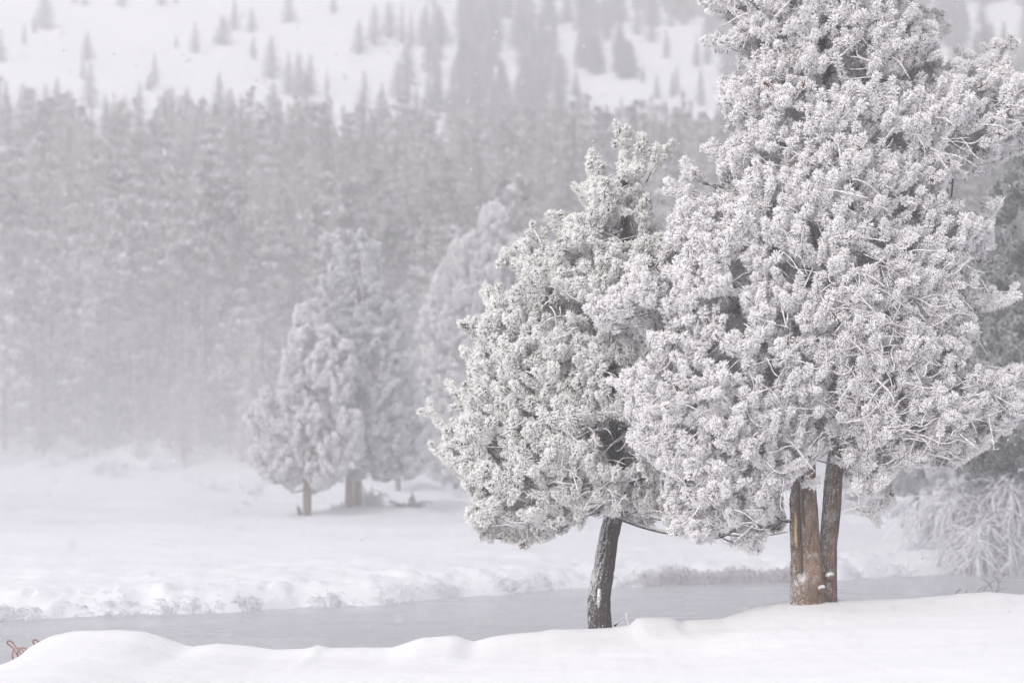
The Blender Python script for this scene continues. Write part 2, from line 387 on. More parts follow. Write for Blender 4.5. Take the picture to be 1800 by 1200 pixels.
def pine(name, D, stems, outline, seed, label, nclust, R, tuftmat, barkmats, cat='pine tree', group=None,
         hero=False, holes=(), spurs=(), twigs=0, twig_zone=None, tscale=1.0, sep=0.30, thick=1.0, limb_parts=False, erode=0.10, shootsper=12, trunk_kw=None, shoot_len=1.0, ragged=1.0, needles=60):
    r = np.random.default_rng(seed); s = D / FPX
    base = P(stems[0][0][0], stems[0][0][1], D + stems[0][0][3]); base[2] = min(base[2], gz(base[0], base[1]) + 0.05)
    root = empty(name, base, label, cat, group)
    sp = []                                                  # stem polylines
    for k, st in enumerate(stems):
        pts = np.array([P(a, b_, D + dy) for a, b_, rr, dy in st]); rad = np.array([rr * s for a, b_, rr, dy in st])
        pts[0][2] -= 0.25
        tt = np.linspace(0, len(st) - 1, 60 if hero else 20); ii = np.clip(tt.astype(int), 0, len(st) - 2); ff = (tt - ii)
        # Catmull-Rom
        pp = np.vstack([2 * pts[0] - pts[1], pts, 2 * pts[-1] - pts[-2]])
        q = []
        for i, f in zip(ii, ff):
            p0, p1, p2, p3 = pp[i], pp[i + 1], pp[i + 2], pp[i + 3]
            q.append(0.5 * (2 * p1 + (p2 - p0) * f + (2 * p0 - 5 * p1 + 4 * p2 - p3) * f * f + (3 * p1 - p0 - 3 * p2 + p3) * f ** 3))
        q = np.array(q); rd = np.interp(tt, np.arange(len(st)), rad)
        sp.append((q, rd))
        trunk_mesh(root, base, q, rd, barkmats[k % len(barkmats)], seed + k, hero, (trunk_kw or {}).get(k))
    # --- cluster cores
    poly = outline; xs = [a for a, _ in poly]; ys = [b_ for _, b_ in poly]
    def in_hole(px, py, y, m=0):
        for hx, hy, hw, hh in holes:
            if y < D + 0.25 and abs(px - hx) < hw + m and abs(py - hy) < hh + m: return True
        return False
    cores = []; NC = nclust * 60
    cpx = r.uniform(min(xs), max(xs), NC); cpy = r.uniform(min(ys), max(ys), NC)
    m_ = poly_in(cpx, cpy, poly); cpx = cpx[m_]; cpy = cpy[m_]; dist_ = poly_dist(cpx, cpy, poly) * s
    m_ = dist_ > erode; cpx = cpx[m_]; cpy = cpy[m_]; dist_ = dist_[m_]
    CA = np.zeros((nclust, 3)); nc = 0
    for px, py, d in zip(cpx, cpy, dist_):
        dd = min(d, R); yh = math.sqrt(max(0, 2 * R * dd - dd * dd)) * 0.85
        u = r.random()
        y = -yh * r.uniform(0.82, 1) if u < 0.56 else (yh * r.uniform(0.75, 1) if u < 0.70 else r.uniform(-yh, yh))
        if in_hole(px, py, D + y, 12): continue
        c = P(px, py, D + y)
        if nc and ((CA[:nc] - c) ** 2).sum(1).min() < sep * sep: continue
        CA[nc] = c; nc += 1
        if nc >= nclust: break
    cores = [c for c in CA[:nc]]
    # --- skeleton
    nodes = []; 
    lowest = max(ys)
    for q, rd in sp:
        _, qy = proj(q)
        for p_, r_, y_ in zip(q, rd, qy):
            if y_ < lowest - 10: nodes.append((p_, r_))
    nP = np.array([n_[0] for n_ in nodes]); nR = np.array([n_[1] for n_ in nodes])
    axis = sp[0][0]
    def axis_at(z):
        i = np.argmin(np.abs(axis[:, 2] - z)); return axis[i]
    def hdist(p_): a = axis_at(p_[2]); return math.hypot(p_[0] - a[0], p_[1] - a[1])
    nH = np.array([hdist(p_) if i >= len(nodes) else 0.0 for i, p_ in enumerate(nP)])
    order = sorted(range(len(cores)), key=lambda i: hdist(cores[i]))
    limbs = []
    for i in order:
        c = cores[i]; hd = hdist(c)
        dv = c - nP; dist = np.linalg.norm(dv, axis=1)
        cost = dist + 1.2 * np.maximum(0, -(dv[:, 2]) - 0.1) * 0.6 + np.where(nH > hd, 5, 0)
        k = int(np.argmin(cost)); a = nP[k]; r0 = min(nR[k] * 0.75, 0.034)
        h = c - a; mid = a + h * 0.5 + np.array([0, 0, -0.12 * np.linalg.norm(h)]) + r.normal(0, 0.06 * np.linalg.norm(h), 3)
        line = bez(a, mid, c, 7); rr = np.linspace(r0, 0.011, 7)
        limbs.append((line, rr))
        nP = np.vstack([nP, line[2:]]); nR = np.append(nR, rr[2:]); nH = np.append(nH, [max(0.01, hd * f) for f in (0.4, 0.55, 0.7, 0.85, 1.0)])
    # --- shoots
    shoot = Tubes(); T = []; Td = []
    def run(path, r0, sc=1.0, start=0.3, spacing=0.082):
        seg = np.linalg.norm(np.diff(path, axis=0), axis=1); L = seg.sum(); cum = np.append(0, np.cumsum(seg))
        n = max(2, int(L * (1 - start) / spacing))
        for q_ in range(n):
            dl = L - q_ * spacing * r.uniform(0.85, 1.15)
            if dl < L * start * 0.8: break
            p_ = np.array([np.interp(dl, cum, path[:, k]) for k in range(3)])
            i = min(np.searchsorted(cum, dl), len(path) - 1); tn = path[i] - path[max(i - 1, 0)]; tn /= np.linalg.norm(tn) + 1e-9
            T.append((*p_, sc * r.uniform(0.82, 1.15))); v = tn + r.normal(0, 0.22, 3); Td.append(v / np.linalg.norm(v))
    CO = []; OU = []; DR = []
    for c in cores:
        a = axis_at(c[2] - 0.25); out = c - a; out[2] *= 0.6; out /= np.linalg.norm(out) + 1e-6
        n = int(shootsper * r.uniform(0.7, 1.3)); dr_ = r.random() < 0.22
        CO += [c] * n; OU += [out] * n; DR += [dr_] * n
    CO = np.array(CO); OU = np.array(OU); DR = np.array(DR); K = len(CO); EN = np.zeros((K, 3)); MI = np.zeros((K, 3)); ok_ = np.zeros(K, bool)
    for att in range(5):
        pen = np.where(~ok_)[0]; n = len(pen)
        if n == 0: break
        v = OU[pen] * r.uniform(0.5, 1.1, (n, 1)) + r.normal(0, 0.62, (n, 3)); v[:, 2] += np.where(DR[pen], -0.25, 0.42); v /= np.linalg.norm(v, axis=1)[:, None]
        L = r.uniform(0.16, 0.40, n) * shoot_len * (0.8 ** att) * (tscale ** 0.5)
        e = CO[pen] + v * L[:, None]; e[:, 2] += 0.33 * L * np.where(DR[pen], 0.4, 1)
        qx, qy = proj(e)
        g_ = poly_in(qx, qy, poly) & (poly_dist(qx, qy, poly) * s > 0.03 + 0.50 * np.clip(vnoise(qx * s / 0.30, qy * s / 0.26, seed), 0, 1) * ragged)
        for hx, hy, hw, hh in holes: g_ &= ~((e[:, 1] < D + 0.25) & (abs(qx - hx) < hw) & (abs(qy - hy) < hh))
        EN[pen[g_]] = e[g_]; MI[pen[g_]] = (CO[pen] + v * L[:, None] * 0.55)[g_]; ok_[pen[g_]] = True
    C0 = CO[ok_]; M0 = MI[ok_]; E0 = EN[ok_]; K = len(C0); tt = np.linspace(0, 1, 5)[None, :, None]
    shoot.many((1 - tt) ** 2 * C0[:, None] + 2 * tt * (1 - tt) * M0[:, None] + tt * tt * E0[:, None], np.linspace(0.009, 0.005, 5), 4)
    LL = np.linalg.norm(E0 - C0, axis=1); VT = []; VD = []
    for q_ in range(9):
        t_ = 1 - q_ * 0.106 * tscale ** .5 * r.uniform(0.85, 1.15, K) / LL; g_ = (t_ > 0.28) | (q_ == 0); t_ = t_[g_][:, None]
        VT.append(np.hstack([(1 - t_) ** 2 * C0[g_] + 2 * t_ * (1 - t_) * M0[g_] + t_ * t_ * E0[g_], tscale * r.uniform(0.72, 1.18, (g_.sum(), 1))]))
        d_ = 2 * (1 - t_) * (M0[g_] - C0[g_]) + 2 * t_ * (E0[g_] - M0[g_]); d_ /= np.linalg.norm(d_, axis=1)[:, None]; d_ += r.normal(0, 0.22, d_.shape); VD.append(d_ / np.linalg.norm(d_, axis=1)[:, None])
    for sp_ in spurs:                                       # named outlying branches, polyline of (px, py, dy)
        pts = np.array([P(a, b_, D + dy) for a, b_, dy in sp_])
        if len(pts) == 2: pts = np.array([pts[0], (pts[0] + pts[1]) / 2 + np.array([0, 0, -0.03]), pts[1]])
        path = bez(pts[0], pts[1], pts[2], 9) if len(pts) == 3 else pts
        limbs.append((path, np.linspace(0.010, 0.005, len(path))))
        run(path, 0.01, tscale * 1.05, 0.12, 0.075)
        Lp = np.linalg.norm(path[-1] - path[0])
        for q_ in range(int(4 + Lp / 0.07)):
            p0 = path[int(len(path) * r.uniform(0.25, 0.98))]; tn = path[-1] - path[0]; tn /= np.linalg.norm(tn)
            v = tn * .6 + r.normal(0, .6, 3) + np.array([0, 0, .25]); v /= np.linalg.norm(v); l_ = r.uniform(.07, .16)
            side = bez(p0, p0 + v * l_ * .5, p0 + v * l_ + np.array([0, 0, .02]), 4); shoot.add(side, [.007, .006, .005, .004], 4); run(side, 0.01, tscale, 0.4, 0.075)
    T = np.vstack(([np.array(T)] if T else []) + VT); Td = np.vstack(([np.array(Td)] if Td else []) + VD)
    # --- objects
    nv = 7
    mes = [tuft_mesh('needle_tuft', seed * 10 + k, needles, tuftmat, thick=thick) for k in range(nv)]
    T[:, :3] -= base
    nparts = 300 if hero else nv
    qx, qy = proj(T[:, :3] + base)
    vis = np.where((qx > 0) & (qx < 1800) & (qy > 0) & (qy < 1200))[0]
    if len(vis) < nparts: vis = np.arange(len(T))
    # front-most tuft of every small window of the picture
    cell = {}
    cs = 26 if hero else 40
    for i in vis:
        key = (int(qx[i] // cs), int(qy[i] // cs))
        if key not in cell or T[i, 1] < T[cell[key], 1]: cell[key] = i
    chosen = sorted(cell.values(), key=lambda i: T[i, 1])[:nparts]
    if len(chosen) < nparts:
        rest = [i for i in sorted(vis, key=lambda i: T[i, 1]) if i not in set(chosen)]; chosen += rest[:nparts - len(chosen)]
    srcs = []
    E = eul(Td)
    for k, i in enumerate(chosen):
        o = bpy.data.objects.new('needle_tuft', mes[k % nv]); COL.objects.link(o); o.parent = root
        o.location = T[i, :3]; o.rotation_euler = E[i]; o.scale = (T[i, 3],) * 3
        if k < nv: srcs.append(o)
    mask = np.ones(len(T), bool); mask[chosen] = False
    scatter('needle_foliage', T[mask, :3], E[mask], np.repeat(T[mask, 3:4], 3, 1), r.integers(0, nv, mask.sum()), srcs, root)
    shoot.build('shoot_twigs', M_SHOOT, root, origin=base, kind='stuff')
    if limb_parts:
        limbs.sort(key=lambda l: -l[1][0] * np.linalg.norm(l[0][-1] - l[0][0]))
        rest = Tubes()
        for k, (line, rr) in enumerate(limbs):
            if k < 120: tb = Tubes(); tb.add(line, rr, 6); tb.build('limb', M_LIMB, root, origin=base)
            else: rest.add(line, rr, 5)
        rest.build('small_limbs', M_LIMB, root, origin=base, kind='stuff')
    else:
        rest = Tubes()
        for line, rr in limbs: rest.add(line, rr, 4)
        rest.build('limbs', M_LIMB, root, origin=base, kind='stuff')
    # --- bare rimed twigs
    restt = Tubes(); cnt = 0
    C_ = np.array(cores)
    cpx, cpy = proj(C_)
    ok = np.arange(len(C_))
    for k in range(twigs):
        front = ok[C_[:, 1] < D + 0.1]
        if twig_zone and r.random() < 0.4:
            z0 = twig_zone; sel = front[(cpx[front] > z0[0]) & (cpx[front] < z0[2]) & (cpy[front] > z0[1]) & (cpy[front] < z0[3])]
            if len(sel): front = sel
        c = C_[r.choice(front)] + r.normal(0, 0.12, 3) + np.array([0, -0.12, 0])
        a = r.uniform(0, 2 * math.pi); L = r.uniform(0.15, 0.55)
        v = np.array([math.cos(a), -abs(math.sin(a)) * 0.7, r.uniform(-0.5, 0.45)]); v /= np.linalg.norm(v)
        n = 9; pth = [c]; wob = r.normal(0, 0.11, 3); g = r.uniform(0.0, 0.2)
        for j in range(n):
            v = v + np.array([0, 0, -g]) + wob + r.normal(0, 0.06, 3); v /= np.linalg.norm(v); pth.append(pth[-1] + v * L / n)
            if j == n // 2: wob = -wob; g = r.uniform(-0.20, 0.05)
        pth = np.array(pth); qx_, qy_ = proj(pth[-1]); qm, qn = proj(pth[5])
        if not poly_in(qx_, qy_, poly)[0] or not poly_in(qm, qn, poly)[0]: continue
        rr = np.interp(np.linspace(0, 1, n + 1), [0, 0.8, 1], [0.0075, 0.0062, 0.0035]) * r.uniform(0.7, 1.3) * r.uniform(0.75, 1.3, n + 1)
        if cnt < 150 and hero: tb = Tubes(); tb.add(pth, rr, 5); tb.build('twig', M_RIME, root, origin=base)
        else: restt.add(pth, rr, 5)
        cnt += 1
    restt.build('rimed_twigs', M_RIME, root, origin=base, kind='stuff')
    print(name, 'cores', len(cores), 'tufts', len(T), 'limbs', len(limbs))
    return root

def trunk_mesh(root, base, q, rd, mat, seed, hero, kw):
    sides = 56 if hero else 10; nr = len(q)
    if hero:                                                # finer rings for bark relief
        t0 = np.linspace(0, 1, nr); t1 = np.linspace(0, 1, 260); q = np.stack([np.interp(t1, t0, q[:, k]) for k in range(3)], 1); rd = np.interp(t1, t0, rd); nr = 260
    tan = np.gradient(q, axis=0); tan /= np.linalg.norm(tan, axis=1)[:, None]
    a = np.cross(tan, [0, 1, 0]); a /= np.linalg.norm(a, axis=1)[:, None]; b_ = np.cross(tan, a)   # a ~ -x/+x, b_ ~ +-y
    ang = np.linspace(0, 2 * math.pi, sides, endpoint=False)
    A, Z = np.meshgrid(ang, q[:, 2])
    R_ = rd[:, None] * np.ones_like(A)
    if hero:
        ca = np.cos(A) * 3; sa = np.sin(A) * 3
        fur = np.abs(fbm(ca * 1.6 + sa * 0.7 + seed, Z * 3.2 + sa * 1.6, seed, 3))
        R_ = R_ * (1 + 0.07 * fbm(ca * .5 + seed * 3, Z * 1.1 + sa * .5, seed + 9, 2)) + 0.055 * (np.clip(fur, 0, 0.4) - 0.15)
        flare = np.exp(-(q[:, 2] - q[0, 2]) / 0.28)[:, None]
        R_ = R_ * (1 + flare * (0.04 + 0.20 * np.abs(vnoise(ca * 0.8 + 5, sa * 0.8, seed + 3))))
    if kw and 'groove' in kw:                               # a split in the bark: angle, z range, width, depth
        for (ga, z0, z1, wd, dp) in kw['groove']:
            wob = ga + 0.12 * vnoise(Z * 5, Z * 0 + 1, 77)
            da = np.abs((A - wob + math.pi) % (2 * math.pi) - math.pi)
            k = np.exp(-(da / wd) ** 2) * sstep(z0 - .08, z0 + .05, Z) * (1 - sstep(z1 - .05, z1 + .08, Z))
            R_ = R_ * (1 - dp * k)
    GR = np.zeros_like(A)  # mask of the split, where the painted shade goes
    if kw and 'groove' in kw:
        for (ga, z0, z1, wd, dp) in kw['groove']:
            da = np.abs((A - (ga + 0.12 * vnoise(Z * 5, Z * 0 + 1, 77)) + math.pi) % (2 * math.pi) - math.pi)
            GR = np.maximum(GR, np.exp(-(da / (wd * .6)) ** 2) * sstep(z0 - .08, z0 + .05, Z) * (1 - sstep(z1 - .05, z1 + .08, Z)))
    v = q[:, None, :] + R_[..., None] * (np.cos(A)[..., None] * a[:, None, :] + np.sin(A)[..., None] * b_[:, None, :])
    v = v.reshape(-1, 3) - base
    f = [(i * sides + k, i * sides + (k + 1) % sides, (i + 1) * sides + (k + 1) % sides, (i + 1) * sides + k) for i in range(nr - 1) for k in range(sides)]
    f.append(tuple((nr - 1) * sides + k for k in range(sides)))
    return mesh_obj('trunk', v, f, mat, root, attr={'hollow_shade': GR.ravel()})

# big pine with two stems, right
OUT_B = [(1300,-420),(1235,-120),(1228,0),(1240,25),(1285,60),(1248,62),(1242,82),(1285,105),(1262,150),(1258,200),(1275,232),(1285,262),(1255,268),(1252,300),(1213,305),(1205,330),(1180,340),(1182,365),(1155,385),(1140,430),(1118,470),(1085,500),(1045,530),(1045,558),(1072,600),(1130,610),(1118,640),(1092,668),(1090,700),(1102,740),(1086,770),(1092,800),(1140,840),(1165,880),(1180,935),(1250,968),(1335,962),(1384,925),(1392,868),(1440,862),(1446,800),(1482,838),(1500,890),(1540,905),(1568,905),(1572,850),(1600,828),(1640,842),(1700,815),(1755,790),(1790,745),(1860,730),(1860,640),(1795,630),(1760,648),(1722,636),(1716,560),(1752,535),(1788,520),(1775,505),(1738,505),(1748,430),(1745,385),(1695,368),(1690,325),(1738,302),(1790,270),(1850,255),(1850,140),(1795,118),(1765,80),(1738,88),(1700,108),(1690,98),(1655,120),(1650,45),(1642,25),(1610,0),(1640,-120),(1560,-420),(1450,-560)]
STEMS_B = [[(1421,1056,29,0),(1417,978,25,0),(1412,889,23.5,0),(1412,830,20,0),(1414,760,18.5,0),(1420,640,17,0),(1424,480,14,0),(1440,200,8,0),(1443,60,7.5,0),(1440,-250,6,0),(1440,-480,3,0)],
           [(1458,1054,12,.12),(1456,978,13,.14),(1462,889,14.5,.15),(1467,827,13.5,.16),(1474,770,12.5,.17),(1492,640,12,.2),(1500,480,11,.25),(1466,200,8,.2),(1462,60,7,.15),(1475,-250,5,.1),(1480,-400,3,.1)]]
sB = 28.2 / FPX
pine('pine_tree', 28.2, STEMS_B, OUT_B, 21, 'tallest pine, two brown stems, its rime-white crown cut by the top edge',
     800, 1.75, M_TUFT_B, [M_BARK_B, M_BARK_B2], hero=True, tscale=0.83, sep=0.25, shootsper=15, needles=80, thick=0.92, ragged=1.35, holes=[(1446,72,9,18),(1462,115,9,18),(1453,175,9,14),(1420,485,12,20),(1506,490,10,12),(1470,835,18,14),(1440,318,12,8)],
     spurs=[[(1250,350,-.3),(1215,350,-.3),(1186,338,-.3)],[(1260,330,-.3),(1235,320,-.3),(1214,304,-.3)],[(1320,290,-.2),(1290,285,-.2),(1258,268,-.2)],[(1320,30,-.1),(1280,20,-.1),(1238,2,-.1)],[(1720,150,0),(1738,120,0),(1748,88,0)],[(1750,140,0),(1768,115,0),(1776,92,0)],[(1690,140,0),(1700,120,0),(1692,103,0)],[(1170,510,-.5),(1140,490,-.5),(1118,470,-.5)],[(1140,700,-.8),(1110,700,-.8),(1090,680,-.8)],[(1270,945,-.4),(1300,962,-.4),(1330,958,-.4)],[(1720,400,-.4),(1735,385,-.4),(1745,368,-.4)],[(1300,90,-.2),(1270,85,-.2),(1246,70,-.2)],[(1700,545,-.5),(1740,545,-.5),(1784,520,-.5)],[(1105,575,-.6),(1060,590,-.6),(1048,545,-.6)],[(1500,890,-.3),(1535,915,-.3),(1563,885,-.3)],[(1640,80,0),(1655,70,0),(1648,35,0)]],
     twigs=1500, twig_zone=(1440,440,1760,800), limb_parts=True,
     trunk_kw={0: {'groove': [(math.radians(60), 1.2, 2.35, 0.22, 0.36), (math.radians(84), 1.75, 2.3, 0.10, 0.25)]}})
# smaller pine, centre
OUT_A = [(1095,262),(1084,282),(1086,318),(1066,312),(1044,312),(1028,330),(1030,372),(1000,382),(985,392),(978,425),(955,440),(948,410),(925,408),(905,428),(888,446),(895,462),(918,478),(905,505),(888,515),(872,520),(856,528),(862,545),(845,560),(826,578),(828,592),(850,612),(832,622),(820,640),(835,662),(815,690),(806,712),(800,745),(778,728),(756,722),(756,740),(780,768),(778,790),(772,806),(792,828),(810,852),(832,876),(815,900),(815,928),(850,948),(882,958),(925,948),(990,945),(1045,930),(1100,915),(1150,928),(1190,950),(1260,952),(1370,942),(1385,920),(1300,800),(1290,600),(1262,470),(1192,418),(1160,375),(1160,335),(1150,300),(1146,282),(1128,285),(1112,290),(1106,270)]
STEMS_A = [[(1058,1106,20,0),(1053,1060,18.5,0),(1061,1000,17,0),(1069,950,15.5,0),(1078,905,15.5,0),(1084,840,14,0),(1082,740,13,0),(1084,620,11,0),(1092,480,8,0),(1098,380,5,0),(1098,250,2.5,0)]]
pine('pine_tree', 29.2, STEMS_A, OUT_A, 33, 'smaller pine with one dark leaning trunk, left of the two-stemmed pine', 420, 1.35, M_TUFT_A, [M_BARK_A], hero=True, tscale=0.83, sep=0.25, shootsper=15, needles=80, thick=0.92, ragged=1.35,
     holes=[(1082,790,26,36),(1092,400,8,26),(1080,680,12,20),(1125,850,26,16),(880,925,28,8)], twigs=600, twig_zone=(1060,700,1260,900), limb_parts=True,
     spurs=[[(1098,300,0),(1096,272,0),(1094,243,0)],[(1118,312,0),(1128,286,0),(1132,256,0)],[(1136,320,-.1),(1150,290,-.1),(1166,266,-.1)],[(1070,340,0),(1052,315,0),(1037,292,0)],[(1050,380,-.1),(1032,360,-.1),(1024,335,-.1)],[(965,460,-.1),(945,432,-.1),(938,408,-.1)],[(935,490,-.1),(908,474,-.1),(889,446,-.1)],[(1000,430,-.1),(985,410,-.1),(980,388,-.1)],[(890,560,-.1),(868,540,-.1),(856,522,-.1)],[(860,610,-.1),(838,598,-.1),(826,576,-.1)],[(860,660,-.1),(838,645,-.1),(820,625,-.1)],[(840,730,-.1),(818,712,-.1),(800,692,-.1)],[(830,830,-.1),(800,820,-.1),(774,798,-.1)],[(990,930,-.3),(960,945,-.3),(930,950,-.3)],[(840,790,-.3),(795,775,-.3),(760,728,-.3)],[(850,905,-.2),(823,925,-.2),(860,945,-.2)],[(860,942,-.2),(890,952,-.2),(930,940,-.2)]],
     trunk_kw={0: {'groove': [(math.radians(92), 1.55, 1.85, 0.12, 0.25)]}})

# ---- the pale bare wood inside the split of the big trunk, a knot, the broken stub on the smaller trunk
def add_to(treename_idx, fn):
    roots = [o for o in bpy.data.objects if o.name.startswith('pine_tree') and o.parent is None]
    fn(roots[treename_idx])
def wood(root):
    b0 = np.array(root.location)
    pts = np.array([P(a, b_, 28.2 - dy) for a, b_, dy in ((1397,898,.135),(1399,915,.150),(1398,935,.158),(1399,950,.160),(1401,962,.150))])
    tb = Tubes(); tb.add(pts, [.008,.020,.016,.016,.005], 8); tb.build('bare_wood_strip', M_WOOD, root, origin=b0)
    pts = np.array([P(a, b_, 28.2 - dy) for a, b_, dy in ((1441,1036,.10),(1447,1034,.16),(1450,1035,.17))])
    tb = Tubes(); tb.add(pts, [.05,.045,.012], 10); tb.build('trunk_burl', M_BARK_B, root, origin=b0)
    pts = np.array([P(a, b_, 28.3 - dy) for a, b_, dy in ((1459,1012,.06),(1459,1013,.16),(1459,1013,.175))])
    tb = Tubes(); tb.add(pts, [.06,.045,.02], 10); tb.build('branch_knot', M_BARK_B2, root, origin=b0)
add_to(0, wood)
def stub(root):
    b0 = np.array(root.location)
    pts = np.array([P(a, b_, 29.2 - dy) for a, b_, dy in ((1052,1068,.12),(1052,1060,.19),(1053,1045,.20),(1053,1034,.19))])
    tb = Tubes(); tb.add(pts, [.010,.018,.022,.018], 8); tb.build('broken_branch_stub', M_RIME, root, origin=b0)
    pts = bez(P(1078,905,29.2), P(1180,950,28.7), P(1255,938,28.4), 12); tb = Tubes(); tb.add(pts, np.linspace(.030,.012,12), 8); tb.build('low_limb', M_LIMB, root, origin=b0)
    pts = bez(P(1235,930,28.5), P(1310,952,28.1), P(1384,934,27.9), 12); tb = Tubes(); tb.add(pts, np.linspace(.013,.006,12) , 7); tb.build('low_limb', M_LIMB, root, origin=b0)
    pts = bez(P(1084,850,29.2), P(1040,830,28.8), P(990,812,28.4), 9); tb = Tubes(); tb.add(pts, np.linspace(.05,.02,9), 8); tb.build('low_limb', M_LIMB, root, origin=b0)
add_to(1, stub)

# pines beyond the river
def far_pine(D, stems, outline, seed, label, n, R, mat=M_TUFT_C, **kw):
    return pine('pine_tree', D, stems, outline, seed, label, n, R, mat, [M_BARK_RED if seed in (41, 42) else M_BARK_FAR], group='pines beyond the river', **kw)
far_pine(62, [[(540,903,8,0),(540,860,7.5,0),(541,800,6.5,0),(538,700,5,0),(534,600,3,0),(530,535,1.5,0)]],
  [(528,520),(517,545),(512,580),(495,610),(482,640),(470,672),(455,690),(440,715),(425,735),(448,765),(428,790),(440,820),(470,850),(500,872),(530,878),(570,880),(606,850),(640,800),(640,700),(620,600),(560,560),(542,530)],
  41, 'hazy pine with a single orange-brown trunk beyond the river, the leftmost', 210, 1.6, tscale=0.92, sep=0.42, shootsper=10, thick=1.3, shoot_len=1.6, ragged=2.4)
far_pine(63.5, [[(614,893,7.5,0),(614,850,7,0),(618,780,6,0),(626,650,5,0),(630,520,3,0),(631,412,1.5,0)], [(628,893,7.5,.2),(629,840,7,.2),(634,780,6,.3),(642,650,4,.3),(645,560,2,.2)]],
  [(632,402),(618,415),(612,432),(594,424),(582,440),(577,470),(562,492),(565,520),(558,560),(560,620),(552,700),(560,780),(590,850),(640,848),(690,850),(728,832),(740,790),(742,700),(722,640),(716,600),(712,560),(724,520),(694,510),(676,480),(684,462),(668,445),(670,430),(650,420),(642,405)],
  42, 'hazy darker pine on twin trunks beyond the river, behind the orange-brown trunk', 260, 1.7, mat=M_TUFT_D, tscale=0.92, sep=0.42, shootsper=10, thick=1.3, shoot_len=1.6, ragged=2.4)
far_pine(80, [[(800,872,6,0),(805,800,5,0),(835,600,4,0),(850,450,2.5,0),(860,360,1.2,0)]],
  [(860,345),(845,365),(835,400),(812,418),(792,425),(785,450),(770,470),(756,500),(752,530),(735,550),(730,580),(742,620),(725,660),(740,720),(722,780),(740,840),(800,860),(900,860),(980,820),(990,600),(940,520),(930,450),(905,410),(890,370),(872,350)],
  43, 'palest hazy pine between the twin-trunked pine and the smaller near pine', 330, 2.6, tscale=1.05, sep=0.5, shootsper=12, thick=1.4, shoot_len=1.7, ragged=2.2)
far_pine(74, [[(700,875,5,0),(700,820,4,0),(702,700,3,0),(705,610,1.5,0)]],
  [(704,590),(690,620),(684,680),(670,740),(672,800),(690,850),(730,856),(760,820),(762,740),(745,690),(728,640),(715,600)],
  44, 'low dark pine tucked right behind the twin trunks', 90, 1.2, mat=M_TUFT_D, tscale=1.05, sep=0.45, shootsper=11, thick=1.4, shoot_len=1.5, ragged=2.0)
far_pine(48.5, [[(1900,960,20,0),(1905,800,18,0),(1910,500,12,0),(1915,250,6,0),(1915,60,3,0)]],
  [(1915,20),(1850,120),(1800,240),(1760,290),(1722,360),(1700,440),(1690,520),(1700,640),(1660,700),(1640,780),(1650,830),(1720,850),(1800,868),(2000,880),(2180,800),(2200,600),(2120,400),(2040,200),(1960,80)],
  45, 'dark blurred pine at the right edge behind the tall pine', 420, 2.6, mat=M_TUFT_E, tscale=1.15, sep=0.42, shootsper=12, thick=1.5)
for k, (px, py, D, h, wd, lab) in enumerate([(1530, 905, 66, 330, 120, 'hazy pine seen under the tall crown, just right of the two stems'), (1610, 900, 70, 380, 130, 'hazy pine seen under the tall crown, second from the stems'),
        (1690, 900, 64, 300, 110, 'hazy pine seen behind the drooping frosted bush'), (1180, 860, 84, 420, 160, 'hazy pine hidden behind the crowns of the two near pines'), (1340, 862, 88, 460, 170, 'hazy pine hidden behind the tall pine'), (1000, 862, 84, 300, 140, 'hazy pine hidden behind the smaller near pine')]):
    o_ = [(px, py - h), (px - wd * .25, py - h * .8), (px - wd * .4, py - h * .5), (px - wd * .55, py - h * .25), (px - wd * .45, py - h * .06), (px + wd * .45, py - h * .05), (px + wd * .55, py - h * .3), (px + wd * .3, py - h * .65), (px + wd * .12, py - h * .93)]
    far_pine(D, [[(px, py, 6, 0), (px + 2, py - h * .5, 4, 0), (px, py - h * .95, 1.5, 0)]], o_, 60 + k, lab, 110, 1.3, mat=M_TUFT_D if k < 3 else M_TUFT_C, tscale=1.4, sep=0.42, shootsper=8, thick=2.0)

# ------------------------------------------------------------------ far forest: lodgepole pines and firs
def mat_conifer(name, dark, white, lo):
    m, t, b = newmat(name)
    oi = N(t, 'ShaderNodeObjectInfo'); g = N(t, 'ShaderNodeNewGeometry'); sp = N(t, 'ShaderNodeSeparateXYZ'); t.links.new(g.outputs['Normal'], sp.inputs[0])
    at = N(t, 'ShaderNodeAttribute', attribute_name='frost')
    n = noise(t, 1.3, 4, 0.65)
    v = math_(t, 'ADD', math_(t, 'MULTIPLY', n, 1.1), math_(t, 'MULTIPLY', math_(t, 'ABSOLUTE', sp.outputs['Z']), 0.18))
    v = math_(t, 'ADD', v, math_(t, 'MULTIPLY', at.outputs['Fac'], 0.35))
    v = math_(t, 'ADD', v, math_(t, 'MULTIPLY', math_(t, 'SUBTRACT', oi.outputs['Random'], 0.5), 0.22))
    k = math_(t, 'MULTIPLY', math_(t, 'SUBTRACT', v, lo), 2.2, clamp=True)
    tint = mixc(t, oi.outputs['Random'], tuple(c * 0.8 for c in dark), tuple(c * q for c, q in zip(dark, (1.55, 1.25, 1.15))))
    t.links.new(mixc(t, k, tint, white), b.inputs['Base Color']); b.inputs['Roughness'].default_value = 0.9; b.inputs['Specular IOR Level'].default_value = 0.1
    return m
M_CON = mat_conifer('forest_needles', (0.12, 0.11, 0.115), (0.78, 0.76, 0.80), 0.60)
M_CON_HILL = mat_conifer('hill_needles', (0.08, 0.08, 0.095), (0.7, 0.7, 0.76), 0.68)
